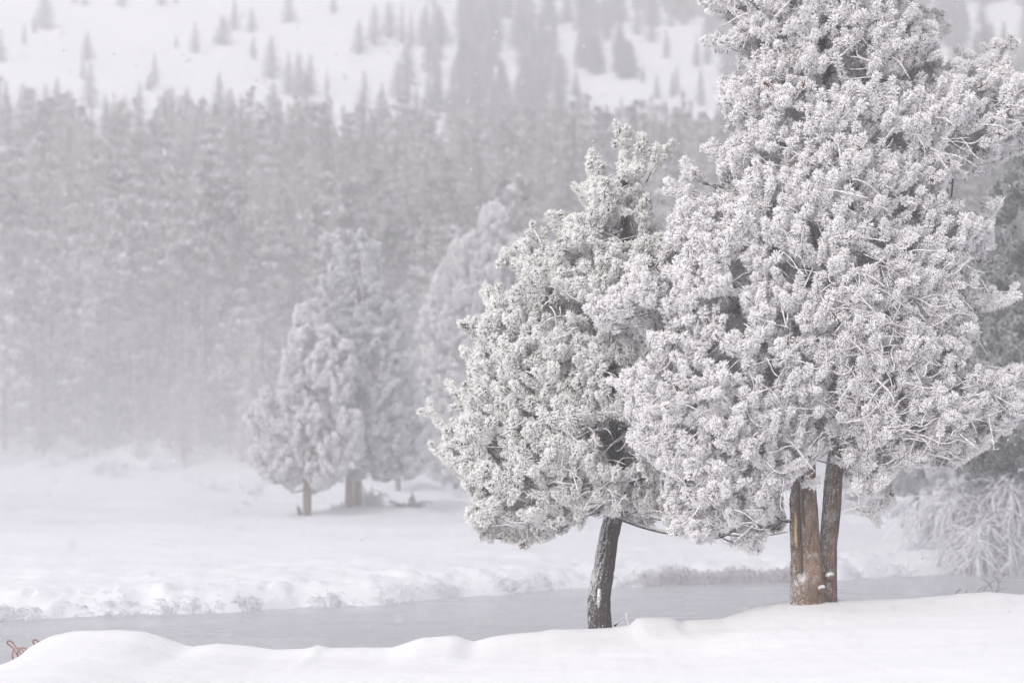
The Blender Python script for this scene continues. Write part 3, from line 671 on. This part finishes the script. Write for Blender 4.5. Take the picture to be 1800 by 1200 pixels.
def conifer_mesh(seed, H=8.0, wdt=0.16, mat=None, dens=1.0, shape=0.85, low=0.08):
    """trunk and drooping branches carrying many small sprays; returns (trunk mesh, crown mesh)"""
    r = np.random.default_rng(seed); V = []; F = []; A = []; c = 0
    nb = int(150 * dens)
    for i in range(nb):
        f = low + (1 - low) * (i + r.random()) / nb
        z = H * f; L = H * wdt * (max(0.0, 1 - (f - low) / (1 - low)) ** shape * r.uniform(0.55, 1.15) + 0.035)
        if f < low + 0.12: L *= r.uniform(0.4, 1)
        a = r.uniform(0, 2 * math.pi); dr = np.array([math.cos(a), math.sin(a), 0])
        ns = max(3, int(L / 0.11)); droop = r.uniform(0.15, 0.55)
        for s_ in range(ns):
            t = (s_ + r.uniform(0.1, 1)) / ns
            p = np.array([0, 0, z]) + dr * L * t + np.array([0, 0, -droop * L * t * t + 0.12 * L * t]) + r.normal(0, 0.05, 3)
            for q in range(2):
                u = r.normal(0, 1, 3); u /= np.linalg.norm(u); u = u * 0.8 + dr * 0.6 + np.array([0, 0, -0.15]); v_ = np.cross(u, r.normal(0, 1, 3)); v_ /= np.linalg.norm(v_) + 1e-6
                sz = r.uniform(0.09, 0.20) * (0.7 + 0.5 * (1 - f))
                V += [p - u * sz * 0.6 - v_ * sz * 0.32, p - u * sz * 0.3 + v_ * sz * 0.42, p + u * sz]; fr = t * r.uniform(0.3, 1); A += [fr * 0.6, fr * 0.6, fr]
                F.append((c, c + 1, c + 2)); c += 3
    for s_ in range(5):
        p = np.array([0, 0, H * (0.98 + 0.012 * s_)]); V += [p + (-.03, 0, -.15), p + (.03, .02, -.15), p + (0, 0, .1)]; A += [.5] * 3; F.append((c, c + 1, c + 2)); c += 3
    me = bpy.data.meshes.new('crown'); me.from_pydata([tuple(v) for v in V], [], F)
    at = me.attributes.new('frost', 'FLOAT', 'POINT'); at.data.foreach_set('value', np.array(A, np.float32)); me.materials.append(mat)
    tb = Tubes(); tb.add([(0, 0, -0.5), (0, 0, H * .5), (0, 0, H)], [H * .014, H * .009, H * .002], 6)
    tm = bpy.data.meshes.new('trunk'); tm.from_pydata(tb.v[0].tolist(), [], tb.f); tm.materials.append(M_BARK_FAR)
    return tm, me
def lumpy_mesh(seed, H=8.0, rad=1.5, mat=None, n=60):
    r = np.random.default_rng(seed); V = []; A = []
    k = 0
    lean = r.normal(0, 0.02, 2)
    while k < n:
        f = r.uniform(0.03, 1.0); prof = (1 - f) ** 0.6 * min(1, 0.55 + f * 3) * rad
        a = r.uniform(0, 2 * math.pi); q = math.sqrt(r.random()) if r.random() < .35 else r.uniform(.7, 1.1)
        c = np.array([math.cos(a) * prof * q + lean[0] * H * f, math.sin(a) * prof * q + lean[1] * H * f, H * f]); cr = r.uniform(0.26, 0.52) * (1.1 - 0.6 * f)
        m = 24; d = r.normal(0, 1, (m, 3)); d /= np.linalg.norm(d, axis=1)[:, None]; d[:, 2] *= .75
        p = c + d * cr * r.uniform(.45, 1.05, (m, 1)); u = d + r.normal(0, .5, (m, 3)); u /= np.linalg.norm(u, axis=1)[:, None]; v_ = np.cross(u, r.normal(0, 1, (m, 3))); v_ /= np.linalg.norm(v_, axis=1)[:, None]
        sz = r.uniform(.09, .19, (m, 1)); V += np.stack([p - u * sz * .5 - v_ * sz * .5, p - u * sz * .3 + v_ * sz * .55, p + u * sz], 1).reshape(-1, 3).tolist()
        fr = np.clip(.35 + d[:, 2] * .4 + r.uniform(-.2, .3), 0, 1); A += np.repeat(fr, 3).tolist(); k += 1
    F = [(i, i + 1, i + 2) for i in range(0, len(V), 3)]
    me = bpy.data.meshes.new('crown'); me.from_pydata(V, [], F)
    at = me.attributes.new('frost', 'FLOAT', 'POINT'); at.data.foreach_set('value', np.array(A, np.float32)); me.materials.append(mat)
    tb = Tubes(); tb.add([(0, 0, -0.5), (lean[0] * H * .5, lean[1] * H * .5, H * .5), (lean[0] * H, lean[1] * H, H)], [H * .014, H * .009, H * .002], 6)
    tm = bpy.data.meshes.new('trunk'); tm.from_pydata(tb.v[0].tolist(), [], tb.f); tm.materials.append(M_BARK_FAR)
    return tm, me
CONS = [lumpy_mesh(400 + k, 8.0, rd_, M_CON, nn_) for k, (rd_, nn_) in enumerate(((1.5, 70), (1.1, 55), (1.9, 90), (1.4, 60)))] + [conifer_mesh(300 + k, 8.0, wd, M_CON, dn, sh, lo) for k, (wd, dn, sh, lo) in enumerate(((0.19, 1, .85, .04), (0.25, 1.2, .6, .06), (0.15, .9, .8, .10), (0.22, 1.2, .5, .02), (0.20, 1, .9, .1)))]
CONH = [conifer_mesh(320 + k, 8.0, wd, M_CON_HILL, dn, sh, lo) for k, (wd, dn, sh, lo) in enumerate(((0.20, 1.7, .7, .03), (0.25, 1.9, .55, .03), (0.17, 1.5, .65, .05), (0.30, 2.2, .42, .02)))]
def conifer(px, D, H, var, lib, name, label, cat, group, sx=1.0, X=None):
    x = P(px, 600, D)[0] if X is None else X
    z = gz(x, D)
    o = empty(name, (x, D, z - 0.05), label, cat, group); o.rotation_euler = (0, 0, random.uniform(0, 6.28)); k = H / 8.0; o.scale = (k * sx, k * sx, k)
    for nm, me in zip(('trunk', 'crown'), lib[var]):
        c = bpy.data.objects.new(nm, me); COL.objects.link(c); c.parent = o
    return o
# forest positions
FO = []
r = np.random.default_rng(99); tries = 0
grid = {}
while len(FO) < 2600 and tries < 60000:
    tries += 1
    D = math.sqrt(r.uniform(96.5 ** 2, 214 ** 2)); 
    if D > 130 and r.random() < 0.15: continue
    px = r.uniform(-450, 2250); x = P(px, 600, D)[0]
    if r.random() > 0.75 + fbm(x * 0.11, D * 0.11, 91) * 1.3: continue
    mind = 1.15 if D < 120 else 1.45
    key = (int(x // 2), int(D // 2)); bad = False
    for a in (-1, 0, 1):
        for b_ in (-1, 0, 1):
            for q in grid.get((key[0] + a, key[1] + b_), ()):
                if math.hypot(q[0] - x, q[1] - D) < mind: bad = True
    if bad: continue
    grid.setdefault(key, []).append((x, D)); H = r.choice([3.2, 5.0, 6.5, 7.5, 9.0]) * r.uniform(.8, 1.15) * (0.8 if D < 101 else 1.0)
    if D > 200: H = r.uniform(4.5, 8.5)
    FO.append((px, D, H, x))
FO.sort(key=lambda t: (-t[2] / t[1] if -60 < t[0] < 1860 and t[0] < 1240 else 1))
FO_i = FO[:170]; FO_s = FO[170:]
srcs = []
for px, D, H, x in FO_i:
    v = random.randrange(4) if D < 125 or random.random() < .4 else 4 + random.randrange(5)
    conifer(px, D, H, v, CONS, 'conifer_tree', 'hazy grey conifer in the front rows of the far forest', 'conifer', 'conifers in the front of the far forest', random.uniform(.85, 1.35), x)
joined = []
for k, (tm, me) in enumerate(CONS):       # sources for the scattered part of the wood
    vv = [tuple(v.co) for v in me.vertices] + [tuple(v.co) for v in tm.vertices]; nn = len(me.vertices)
    ff = [tuple(p.vertices) for p in me.polygons] + [tuple(i + nn for i in p.vertices) for p in tm.polygons]
    m2 = bpy.data.meshes.new('conifer'); m2.from_pydata(vv, [], ff); m2.materials.append(M_CON)
    a2 = m2.attributes.new('frost', 'FLOAT', 'POINT'); fr = np.zeros(len(vv), np.float32); tmp = np.zeros(nn, np.float32); me.attributes['frost'].data.foreach_get('value', tmp); fr[:nn] = tmp; a2.data.foreach_set('value', fr)
    joined.append(m2)
def stuff_wood(name, rows, meshes, label):
    # one object: the first tree of each kind is placed as its own mesh inside it, the rest are scattered
    xx = np.array([t_[3] for t_ in rows]); yy = np.array([t_[1] for t_ in rows]); pts = np.stack([xx, yy, ground_z(xx, yy) - .05], 1)
    rot = [(0, 0, random.uniform(0, 6.28)) for _ in rows]; sc = [(H / 8 * q, H / 8 * q, H / 8) for (_, _, H, _), q in zip(rows, [random.uniform(.85, 1.4) for _ in rows])]
    src = []
    for k, m2 in enumerate(meshes):
        o = bpy.data.objects.new('scattered_tree', m2); COL.objects.link(o); src.append(o)
        o.location = pts[k]; o.rotation_euler = rot[k]; o.scale = sc[k]
    n = len(meshes)
    p = scatter(name, pts[n:], rot[n:], sc[n:], [(random.randrange(4) if row[1] < 150 or random.random() < .45 else random.randrange(4, n)) if n > 6 else random.randrange(n) for row in rows[n:]], src, label=label)
    for o in src: o.parent = p
    return p
stuff_wood('forest', FO_s, joined, 'dense hazy conifer forest massed on the rising slope')

# ------------------------------------------------------------------ trees on the open hill
HD = np.arange(205, 470, 1.0)
def hit_hill(px, py):
    q = P(px, py, 1.0); x = q[0] * HD; z = CAMZ + (q[2] - CAMZ) * HD
    k = np.where(z <= ground_z(x, HD))[0]
    if len(k) == 0: return None
    D = float(HD[k[0]]); return D, P(px, py, D)
HL = [ # px of the foot, py, height px, relative width, kind, label
 (78,52,62,1.5,'wide hazy fir, top left of the hill'),(60,60,30,1.3,None),(43,82,42,.8,'small narrow fir near the top left corner'),(108,62,8,1.4,None),(43,103,9,1.2,None),(0,110,60,1.3,'fir cut by the left edge'),
 (154,108,54,1.0,'upper fir of the pair stacked one above the other'),(146,140,40,1.1,None),(158,192,82,1.15,'lower broad fir of the stacked pair'),
 (310,86,28,1.1,'very small pointed fir standing alone between the stacked pair and the lone pointed fir'),(343,95,58,1.05,'lone pointed fir left of the broad double fir'),(333,112,12,1.2,None),(392,80,52,1.5,'broad double fir on the open snow'),(412,56,62,1.1,'tall fir leaning on the broad double fir'),(426,34,12,1.2,None),
 (445,104,42,1.3,'fir stacked under a slim one, centre left of the hill'),(443,60,46,1.0,None),(477,140,78,1.0,'tall fir with a wide skirt above the forest edge'),(272,155,64,.95,'sharp fir standing clear above the forest edge'),(262,160,30,1.2,None),
 (508,42,54,1.2,'rounded fir near the top edge'),(586,24,40,1.2,'fir cut by the top edge'),(215,14,30,1.6,None),(285,12,30,1.7,None),(130,8,20,1.7,None),(150,10,22,1.6,None),(310,8,24,1.3,None),
 (507,170,76,1.0,None),(525,172,80,.9,None),(545,168,72,1.0,None),(575,162,42,.8,'slim little fir beside a trio of firs'),(607,143,14,.9,None),
 (632,98,62,1.0,'fir left of the two close tall firs'),(658,82,74,.9,None),(684,68,66,1.1,'fir right of centre on the open snow'),(722,84,66,.85,None),(748,84,74,1.1,None),(772,84,70,1.1,None),(640,200,76,1.2,None),(700,175,70,1.1,None),(715,180,60,1.1,None),(672,195,50,1.1,None),
 (385,225,95,1.3,None),(404,225,70,1.3,None),(328,220,66,1.0,None),(300,225,72,1.4,None),(245,222,75,1.2,None),(100,225,90,.7,None),(118,222,64,1.2,None),(57,228,66,1.2,None),(10,222,80,1.1,None),(40,215,70,1.1,None),(80,205,60,.8,None),(185,235,70,1.1,None),(480,215,70,1.1,None),(575,210,60,1.0,None),
 (1092,212,44,.7,None),(1090,140,52,.9,'fir alone between two snow gaps, right half of the hill'),(1172,105,50,1.1,None),(1190,165,52,.9,None),(1155,178,48,.8,None),(1232,190,68,.8,None),(1145,75,66,1.0,None),(1060,55,60,1.2,None),(1120,62,60,1.3,None),(1225,120,58,.9,None),(1130,150,40,.8,None)]
GAPS = [(792,30,14,75),(724,60,7,60),(893,95,7,60),(900,130,10,18),(1002,92,14,32),(985,60,5,40),(1070,112,10,30),(1046,182,22,34),(1078,165,12,24),(1112,190,14,30),(1125,100,12,65),(1160,130,14,50),(1205,85,28,30),(1212,150,22,38),(1165,60,8,34),(1245,170,25,40),(1150,200,60,18),(1104,50,5,34),(942,20,5,20),(1012,22,5,30),(968,190,6,14),(1003,205,10,18),(1215,205,30,14),(785,140,6,30),(1640,75,14,38),(1665,105,10,16),(1700,95,10,14),(1712,30,6,20),(1785,52,14,40),(1750,40,4,30),(1600,80,12,30)]
named = [(px, py, lab) for px, py, h, wd, lab in HL if lab]; used_lab = set(); HL2 = []
for px, py, h, wd, lab in HL:
    if not lab:
        sz = 'tiny' if h < 20 else ('slim' if wd <= .9 else ('broad' if wd >= 1.3 else ('tall' if h > 66 else 'small')))
        for nx, ny, nl in sorted(named, key=lambda t: math.hypot(t[0] - px, t[1] - py)):
            dx, dy = px - nx, py - ny
            dr = ('right of' if dx > 0 else 'left of') if abs(dx) > abs(dy) else ('below' if dy > 0 else 'above')
            lab = f'{sz} fir {dr} the {nl}'
            if lab not in used_lab and len(lab.split()) <= 16: break
    used_lab.add(lab); HL2.append((px, py, h, wd, lab))
HL = HL2
n_h = 0
hill_pos = []
for px, py, h, wd, lab in HL:
    r_ = hit_hill(px, py)
    if not r_: continue
    D, p = r_; H = h * D / FPX
    conifer(px, D, H, 3 if wd > 1.3 else random.choice((0, 1, 2)), CONH, 'fir_tree', lab, 'fir tree', 'firs on the snowy hill', min(wd, 1.6) * (0.95 if wd > 1.3 else 1.25), p[0])
    hill_pos.append((p[0], D)); n_h += 1
# densely wooded right part of the hill
HS = []; tries = 0; r = np.random.default_rng(5)
ymap = [(px, [hit_hill(px, py) for py in range(-60, 250, 10)]) for px in range(640, 2300, 60)]
def hill_D(px, py):
    p_ = min(max(px, 640), 2240); i = int((p_ - 640) // 60); j = int(min(max((py + 60) // 10, 0), 30))
    a = ymap[i][1][j]; return a[0] if a else None
while len(HS) < 1700 and tries < 20000:
    tries += 1
    px = r.uniform(690, 2250); py = r.uniform(-50, 262); h = r.uniform(42, 78)
    if px < 820 and r.random() > (px - 690) / 130 * 0.8: continue
    if any(abs(px - gx) < gw + 5 and gy - gh < py < gy + gh + h * 0.9 and abs(px - gx) < gw + 6 - 0.06 * abs(py - gy) for gx, gy, gw, gh in GAPS): continue
    D = hill_D(px, py)
    if D is None: continue
    D += r.uniform(-4, 4); x = P(px, 600, D)[0]; HS.append((px, D, h * D / FPX, x))
HS_f = sorted([t for t in HS if t[0] < 1250], key=lambda t: -t[2] / t[1])
for px, D, H, x in HS_f[:70]:
    conifer(px, D, H, random.randrange(4), CONH, 'fir_tree', 'dim grey fir in the dense stand on the right of the hill', 'fir tree', 'firs of the dense hill stand', random.uniform(.9, 1.35), x)
rest = [t for t in HS if t not in HS_f[:70]]
stuff_wood('hill_wood', rest, [m for m in [c[1] for c in CONH]], 'dim dense fir wood covering the right of the hill')
# dead snags above the forest edge
for px, py, h, lab in ((347, 236, 82, 'thin bare dead trunk above the forest edge, the left one'), (441, 236, 80, 'thin bare dead trunk above the forest edge, the right one'), (235, 250, 60, 'short bare dead trunk above the forest edge')):
    D = 196; p = P(px, py, D); x = p[0]; z = gz(x, D); top = P(px, py - h, D)
    tb = Tubes(); tb.add([(x, D, z - .3), (x + .05, D, (z + top[2]) / 2), (top[0], D, top[2])], [.11, .09, .05], 7)
    for q in range(9):
        zz = z + (top[2] - z) * random.uniform(.5, .97); a = random.uniform(0, 6.28); tb.add([(x, D, zz), (x + .35 * math.cos(a), D + .35 * math.sin(a), zz + .05)], [.03, .01], 4)
    tb.build('dead_tree', M_BARK_FAR, label=lab, cat='dead tree', group='dead trunks above the forest edge', origin=(x, D, z))

# ------------------------------------------------------------------ frosted bushes and small things
def bush(name, c, W, H, n, seed, label, cat='bush', group=None, droop=1.0, mat=M_RIME2, rad=0.012, lean=0.0, tuft=None, sub=3, stemmat=M_LIMB, parts=0):
    r = np.random.default_rng(seed); root = empty(name, c, label, cat, group); tb = Tubes(); cnt = 0
    for i in range(n):
        a = r.uniform(0, 2 * math.pi); el = r.uniform(0.35, 1.35); L = r.uniform(0.5, 1.0) * math.hypot(W, H) * 0.9
        v = np.array([math.cos(a) * math.cos(el) * W / max(W, H) + lean, math.sin(a) * math.cos(el) * W / max(W, H), math.sin(el) * H / max(W, H) * 1.3]); p = np.array([r.normal(0, .05), r.normal(0, .05), -0.1]); pts = [p]
        for j in range(9):
            v = v / np.linalg.norm(v) + np.array([0, 0, -0.12 * droop - 0.05 * j * droop * .5]) + r.normal(0, .12, 3); v /= np.linalg.norm(v); pts.append(pts[-1] + v * L / 9)
            if j > 1:
                for _ in range(sub):
                    w_ = v * .5 + r.normal(0, .6, 3) + np.array([0, 0, -.25 * droop]); w_ /= np.linalg.norm(w_); l2 = L * r.uniform(.10, .28)
                    e = pts[-1] + w_ * l2 + np.array([0, 0, -.25 * l2 * droop]); tb.add(bez(pts[-1], pts[-1] + w_ * l2 * .6, e, 4), [rad * .8, rad * .75, rad * .65, rad * .4], 4)
        pts = np.array(pts)
        if i < parts: t2 = Tubes(); t2.add(pts, np.linspace(rad * 2, rad * .7, 10), 6); t2.build('stem', stemmat, root)
        else: tb.add(pts, np.linspace(rad * 1.5, rad * .7, 10), 5)
    tb.build('rimed_twigs', mat, root, kind='stuff'); return root
def at_px(px, py, D): p = P(px, py, D); return (p[0], D, gz(p[0], D))
x, y, z = at_px(1775, 955, 48.5)
b1 = bush('frosted_bush', (x, y, z), 1.1, 3.1, 150, 71, 'big drooping bush white with rime on the far bank, right edge', droop=1.5, rad=0.015, parts=6, sub=7)
tb = Tubes(); tb.add([(0, 0, -.2), (-.02, 0, .25), (.02, 0, .62)], [.17, .16, .14], 12); tb.build('stump', M_BARK_FAR, b1)
x, y, z = at_px(1738, 1035, 32.0)
bush('frosted_bush', (x, y, -0.1), 0.85, 1.6, 60, 72, 'low curly bush white with rime, behind the near snow crest at right', droop=1.4, rad=0.010, sub=2, parts=5, lean=-.1, mat=M_RIME)
x, y, z = at_px(1830, 1035, 33.0)
bush('frosted_bush', (x, y, -0.1), 0.9, 1.3, 50, 73, 'frosted bush cut by the right edge just behind the snow crest', droop=1.4, rad=0.010, sub=2, parts=4, mat=M_RIME)
for k, (px, py, D, W, H, lab) in enumerate([(372,862,80,.55,.5,'faint snowy bush at the meadow edge, left of the pines'),(402,866,78,.5,.45,'faint snowy bush, middle of the three by the pines'),(440,862,77,.6,.6,'taller faint bush nearest the left pine'),(433,893,68,.35,.35,'tiny bush standing alone in front of the snow hump'),
    (728,888,64,.55,.45,'brownish low bush right of the twin trunks'),(712,893,64,.3,.35,'clump of dry stalks right of the twin trunks'),(800,868,72,.6,.5,'hazy bush left of the smaller near pine'),(850,872,72,.7,.6,'hazy bush behind the lowest left branch of the near pine'),
    (648,890,64,.25,.65,'slim frosted sapling just right of the twin trunks'),(657,890,64,.2,.6,'second slim frosted sapling right of the twin trunks'),(597,893,63.5,.2,.25,'frosted sprig between the trunks beyond the river'),
    (1590,932,57,.25,.2,'small brown tuft poking out of the snow right of the stems'),(1200,880,74,.5,.5,'frosted bush behind the low limb of the smaller pine'),(1440,915,60,.4,.5,'frosted bush right behind the two stems'),
    (1560,905,62,.9,.7,'grey frosted brush at the back of the meadow, nearest the stems'),(1620,905,62,.9,.8,'grey frosted brush at the back of the meadow, middle'),(1670,908,60,.9,.8,'grey frosted brush at the back of the meadow, by the drooping bush'),(1510,905,64,.8,.6,'grey frosted brush directly right of the second stem'),
    (1680,990,47,.4,.3,'brown brush patch on the river bank at right'),(1710,985,47,.5,.35,'brown brush patch under the drooping bush'),(1790,985,46.5,.6,.4,'brown brush at the water, far right')]):
    bush('small_bush', at_px(px, py, D), W, H, 16 if D > 50 else 26, 80 + k, lab, 'bush', 'small frosted bushes', droop=.7, rad=0.012, sub=3, mat=M_RIME2 if k not in (4, 5, 11, 18, 19, 20) else M_DRY)
for k, (px, py, D, W, H) in enumerate([(95,838,96,.9,.7),(60,840,97,.8,.6),(185,836,95,.9,1.0),(210,838,96,.6,.7),(275,838,96,.6,.7),(120,832,98,.5,1.1),(20,842,96,.8,.5),(320,840,97,.6,.6),(245,840,98,.6,.6)]):
    bush('meadow_bush', at_px(px, py, D), W, H, 22, 120 + k, 'snow-laden bush at the foot of the far forest, %s in the row from the left' % ('third', 'second', 'fifth', 'sixth', 'eighth', 'fourth', 'first', 'ninth', 'seventh')[k], 'bush', 'snowy bushes at the forest foot', droop=.9, rad=.022, sub=4)
# leaning dead pole by the left pine, fallen stick, peg
def stick(name, a, b_, r0, r1, mat, label, cat):
    tb = Tubes(); m_ = (np.array(a) + b_) / 2 + np.array([.01, 0, .01]); tb.add([a, m_, b_], [r0, (r0 + r1) / 2, r1], 8); return tb.build(name, mat, label=label, cat=cat, origin=a)
stick('leaning_pole', P(528,905,61.5), P(520,880,61.5), .06, .03, M_BARK_FAR, 'short leaning dead pole left of the orange-brown trunk', 'pole')
stick('fallen_branch', P(712,892,63.5), P(684,878,63.5), .05, .03, M_BARK_FAR, 'bare branch sticking out left of the dry stalks', 'branch')
stick('stake', P(533,920,60), P(533,908,60), .04, .03, M_BARK_FAR, 'tiny dark stake in the snow in front of the left pine', 'stake')
tb = Tubes(); tb.add([P(1105,1099,28.9), P(1102,1085,28.9), P(1100,1075,28.9)], [.012, .016, .010], 7); tb.add([P(1098,1098,28.9), P(1093,1092,28.9)], [.008, .005], 5)
tb.build('frosted_stick', M_RIME, label='thin frosted stick just right of the leaning trunk', cat='stick', origin=P(1105,1099,28.9))
stick('twig_stub', P(1080,1100,28.9), P(1086,1092,28.9), .014, .008, M_BARK_A, 'dark twig stub at the foot of the leaning trunk', 'twig')

# rusty bent rods beside the left snow mound
def arch(pts, D, label):
    w_ = np.array([P(a, b_, D) for a, b_ in pts]); t_ = np.linspace(0, len(w_) - 1, 40)
    pp = np.vstack([2 * w_[0] - w_[1], w_, 2 * w_[-1] - w_[-2]]); q = []
    for t0 in t_:
        i = min(int(t0), len(w_) - 2); f = t0 - i; p0, p1, p2, p3 = pp[i:i + 4]
        q.append(.5 * (2 * p1 + (p2 - p0) * f + (2 * p0 - 5 * p1 + 4 * p2 - p3) * f * f + (3 * p1 - p0 - 3 * p2 + p3) * f ** 3))
    tb = Tubes(); tb.add(q, .0085, 8); tb.build('bent_rod', M_RUST, label=label, cat='steel rod', group='rusty bent rods by the snow mound', origin=w_[0])
arch([(30,1210),(24,1166),(22,1150),(25,1141),(32,1138),(40,1143),(47,1151),(52,1160)], 28.25, 'rust-brown arched rod, the front loop with both feet in the snow')
arch([(36,1200),(32,1162),(31,1147),(35,1140),(41,1138),(48,1141),(54,1146)], 28.45, 'thinner rust-brown arched rod just behind the front loop')
arch([(34,1156),(23,1139),(13,1130),(14,1126),(18,1126),(22,1129),(30,1139),(38,1150)], 28.4, 'leaning hairpin rod with its loop to the upper left')
arch([(66,1140),(62,1134),(58,1128),(60,1124),(65,1125),(72,1130)], 28.7, 'small rod loop farthest right, half sunk in the snow mound')

# sedge hanging over the far bank
M_SEDGE_W = mat_plain('snowy_sedge', (0.88, 0.88, 0.92), (0.70, 0.69, 0.73), 0.9, 7)[0]
for reeds in (False, True):
    tb = Tubes(); r = np.random.default_rng(17 + reeds); C0 = []; C1 = []; C2 = []
    for k in range(300 if reeds else 300):
        px = r.uniform(1140, 1420) if reeds else r.uniform(-100, 1900)
        if fbm(px * .02, 3.3, 71) < (-.25 if reeds else -.1): continue
        x0 = P(px, 600, 40)[0]; x0 *= float(edge_y(np.array([x0]))[0]) / 40; e = float(edge_y(np.array([x0]))[0]); n = int(r.uniform(3, 9) if reeds else r.uniform(4, 16))
        big = 1.25 if reeds else r.uniform(.3, .65)
        xx = x0 + r.normal(0, .12, n); yy = e + r.uniform(0.0, .3, n); zz = ground_z(xx, yy); L = r.uniform(.08, .22, n) * big; a = r.uniform(-1, .6, n)
        C0.append(np.stack([xx, yy, zz - .02], 1)); C1.append(np.stack([xx + a * .06, yy - .08, zz + L * .8], 1)); C2.append(np.stack([xx + a * .18, yy - .12 - L * .5, zz - L * r.uniform(-.2, .9, n)], 1))
    C0, C1, C2 = (np.vstack(q)[:, None] for q in (C0, C1, C2)); tt = np.linspace(0, 1, 5)[None, :, None]
    tb.many((1 - tt) ** 2 * C0 + 2 * tt * (1 - tt) * C1 + tt * tt * C2, np.array([.006, .007, .006, .005, .002]), 3)
    tb.build('bank_reeds' if reeds else 'bank_sedge', M_GRASS if reeds else M_SEDGE_W, kind='stuff', label='grey-brown reeds on the far bank between the two near pines' if reeds else 'snow-white sedge drooping over the far river bank')

# snow falling
r = np.random.default_rng(3); nf = 4500; Dd = r.uniform(9, 70, nf) ** 1.0; px = r.uniform(-60, 1860, nf); py = r.uniform(-40, 1150, nf)
V = []; F = []; ico = np.array([(1,0,0),(-1,0,0),(0,1,0),(0,-1,0),(0,0,1),(0,0,-1)], float); fi = [(0,2,4),(2,1,4),(1,3,4),(3,0,4),(2,0,5),(1,2,5),(3,1,5),(0,3,5)]
for i in range(nf):
    c = P(px[i], py[i], Dd[i]); V.append(c + ico * r.uniform(.003, .011)); F += [tuple(a + 6 * i for a in f_) for f_ in fi]
mesh_obj('falling_snow', np.concatenate(V), F, M_RIME, kind='stuff', label='fine snowflakes drifting through the air')

# ------------------------------------------------------------------ river mist lying on the meadow, then the haze
m = bpy.data.materials.new('mist'); m.use_nodes = True; t = m.node_tree; t.nodes.clear()
pv = t.nodes.new('ShaderNodeVolumePrincipled'); pv.inputs['Color'].default_value = (0.986, 0.981, 0.995, 1); pv.inputs['Density'].default_value = 0.0042; pv.inputs['Anisotropy'].default_value = 0.2
mo = t.nodes.new('ShaderNodeOutputMaterial'); t.links.new(pv.outputs[0], mo.inputs['Volume'])
nu, nv_ = 64, 28
for hh_, rx, ry in ((2.6, 60, 26), (4.2, 56, 24), (6.0, 50, 22), (8.2, 44, 20), (10.5, 38, 17)):
    V = []
    for i in range(nv_ + 1):
        a = math.pi * i / nv_
        for j in range(nu):
            b_ = 2 * math.pi * j / nu; V.append((-26 + rx * math.sin(a) * math.cos(b_), 88 + ry * math.sin(a) * math.sin(b_), 0.2 + hh_ * math.cos(a)))
    V = np.array(V); V[:, 2] = np.where(V[:, 2] > .2, .2 + (V[:, 2] - .2) * (1 + .35 * fbm(V[:, 0] * .07 + hh_, V[:, 1] * .07, 201, 2)), V[:, 2])
    F = [(i * nu + j, (i + 1) * nu + j, (i + 1) * nu + (j + 1) % nu, i * nu + (j + 1) % nu) for i in range(nv_) for j in range(nu)]
    mesh_obj('mist', V, F, m, smooth=True, kind='stuff', label='pale river mist lying low over the meadow at the left')

m2_ = m.copy(); m2_.name = 'river_steam'; [n for n in m2_.node_tree.nodes if n.type == 'PRINCIPLED_VOLUME'][0].inputs['Density'].default_value = 0.022
V = []
for i in range(nv_ + 1):
    a = math.pi * i / nv_
    for j in range(nu):
        b_ = 2 * math.pi * j / nu; V.append((-6 + 42 * math.sin(a) * math.cos(b_), 41.5 + 10 * math.sin(a) * math.sin(b_), 0.1 + 1.0 * math.cos(a)))
mesh_obj('river_steam', V, F, m2_, smooth=True, kind='stuff', label='thin steam rising off the river')
m3_ = m.copy(); m3_.name = 'fog_bank'; [n for n in m3_.node_tree.nodes if n.type == 'PRINCIPLED_VOLUME'][0].inputs['Density'].default_value = 0.0120
V = []
for i in range(nv_ + 1):
    a = math.pi * i / nv_
    for j in range(nu):
        b_ = 2 * math.pi * j / nu; V.append((-34 + 46 * math.sin(a) * math.cos(b_), 46 + 13 * math.sin(a) * math.sin(b_), -0.1 + 42 * math.cos(a)))
V = np.array(V); V[:, 2] = np.maximum(V[:, 2], -1.5)
mesh_obj('fog_bank', V, F, m3_, smooth=True, kind='stuff', label='fog drifting over the river and the meadow')
m = bpy.data.materials.new('haze'); m.use_nodes = True; t = m.node_tree; t.nodes.clear()
pv = t.nodes.new('ShaderNodeVolumePrincipled'); pv.inputs['Color'].default_value = (0.986, 0.981, 0.995, 1); pv.inputs['Density'].default_value = 0.0034; pv.inputs['Anisotropy'].default_value = 0.2
mo = t.nodes.new('ShaderNodeOutputMaterial'); t.links.new(pv.outputs[0], mo.inputs['Volume'])
X0, X1, Y0, Y1, Z0, Z1 = -900, 900, -90, 1050, -2.5, 105
hv = [(a, b_, c) for a in (X0, X1) for b_ in (Y0, Y1) for c in (Z0, Z1)]
mesh_obj('haze', hv, [(0,1,3,2),(4,6,7,5),(0,4,5,1),(2,3,7,6),(0,2,6,4),(1,5,7,3)], m, smooth=False, kind='stuff')
#print('max ground z', float(ground_z(XS[None, :].repeat(len(YS4), 0), YS4[:, None].repeat(len(XS), 1)).max()))
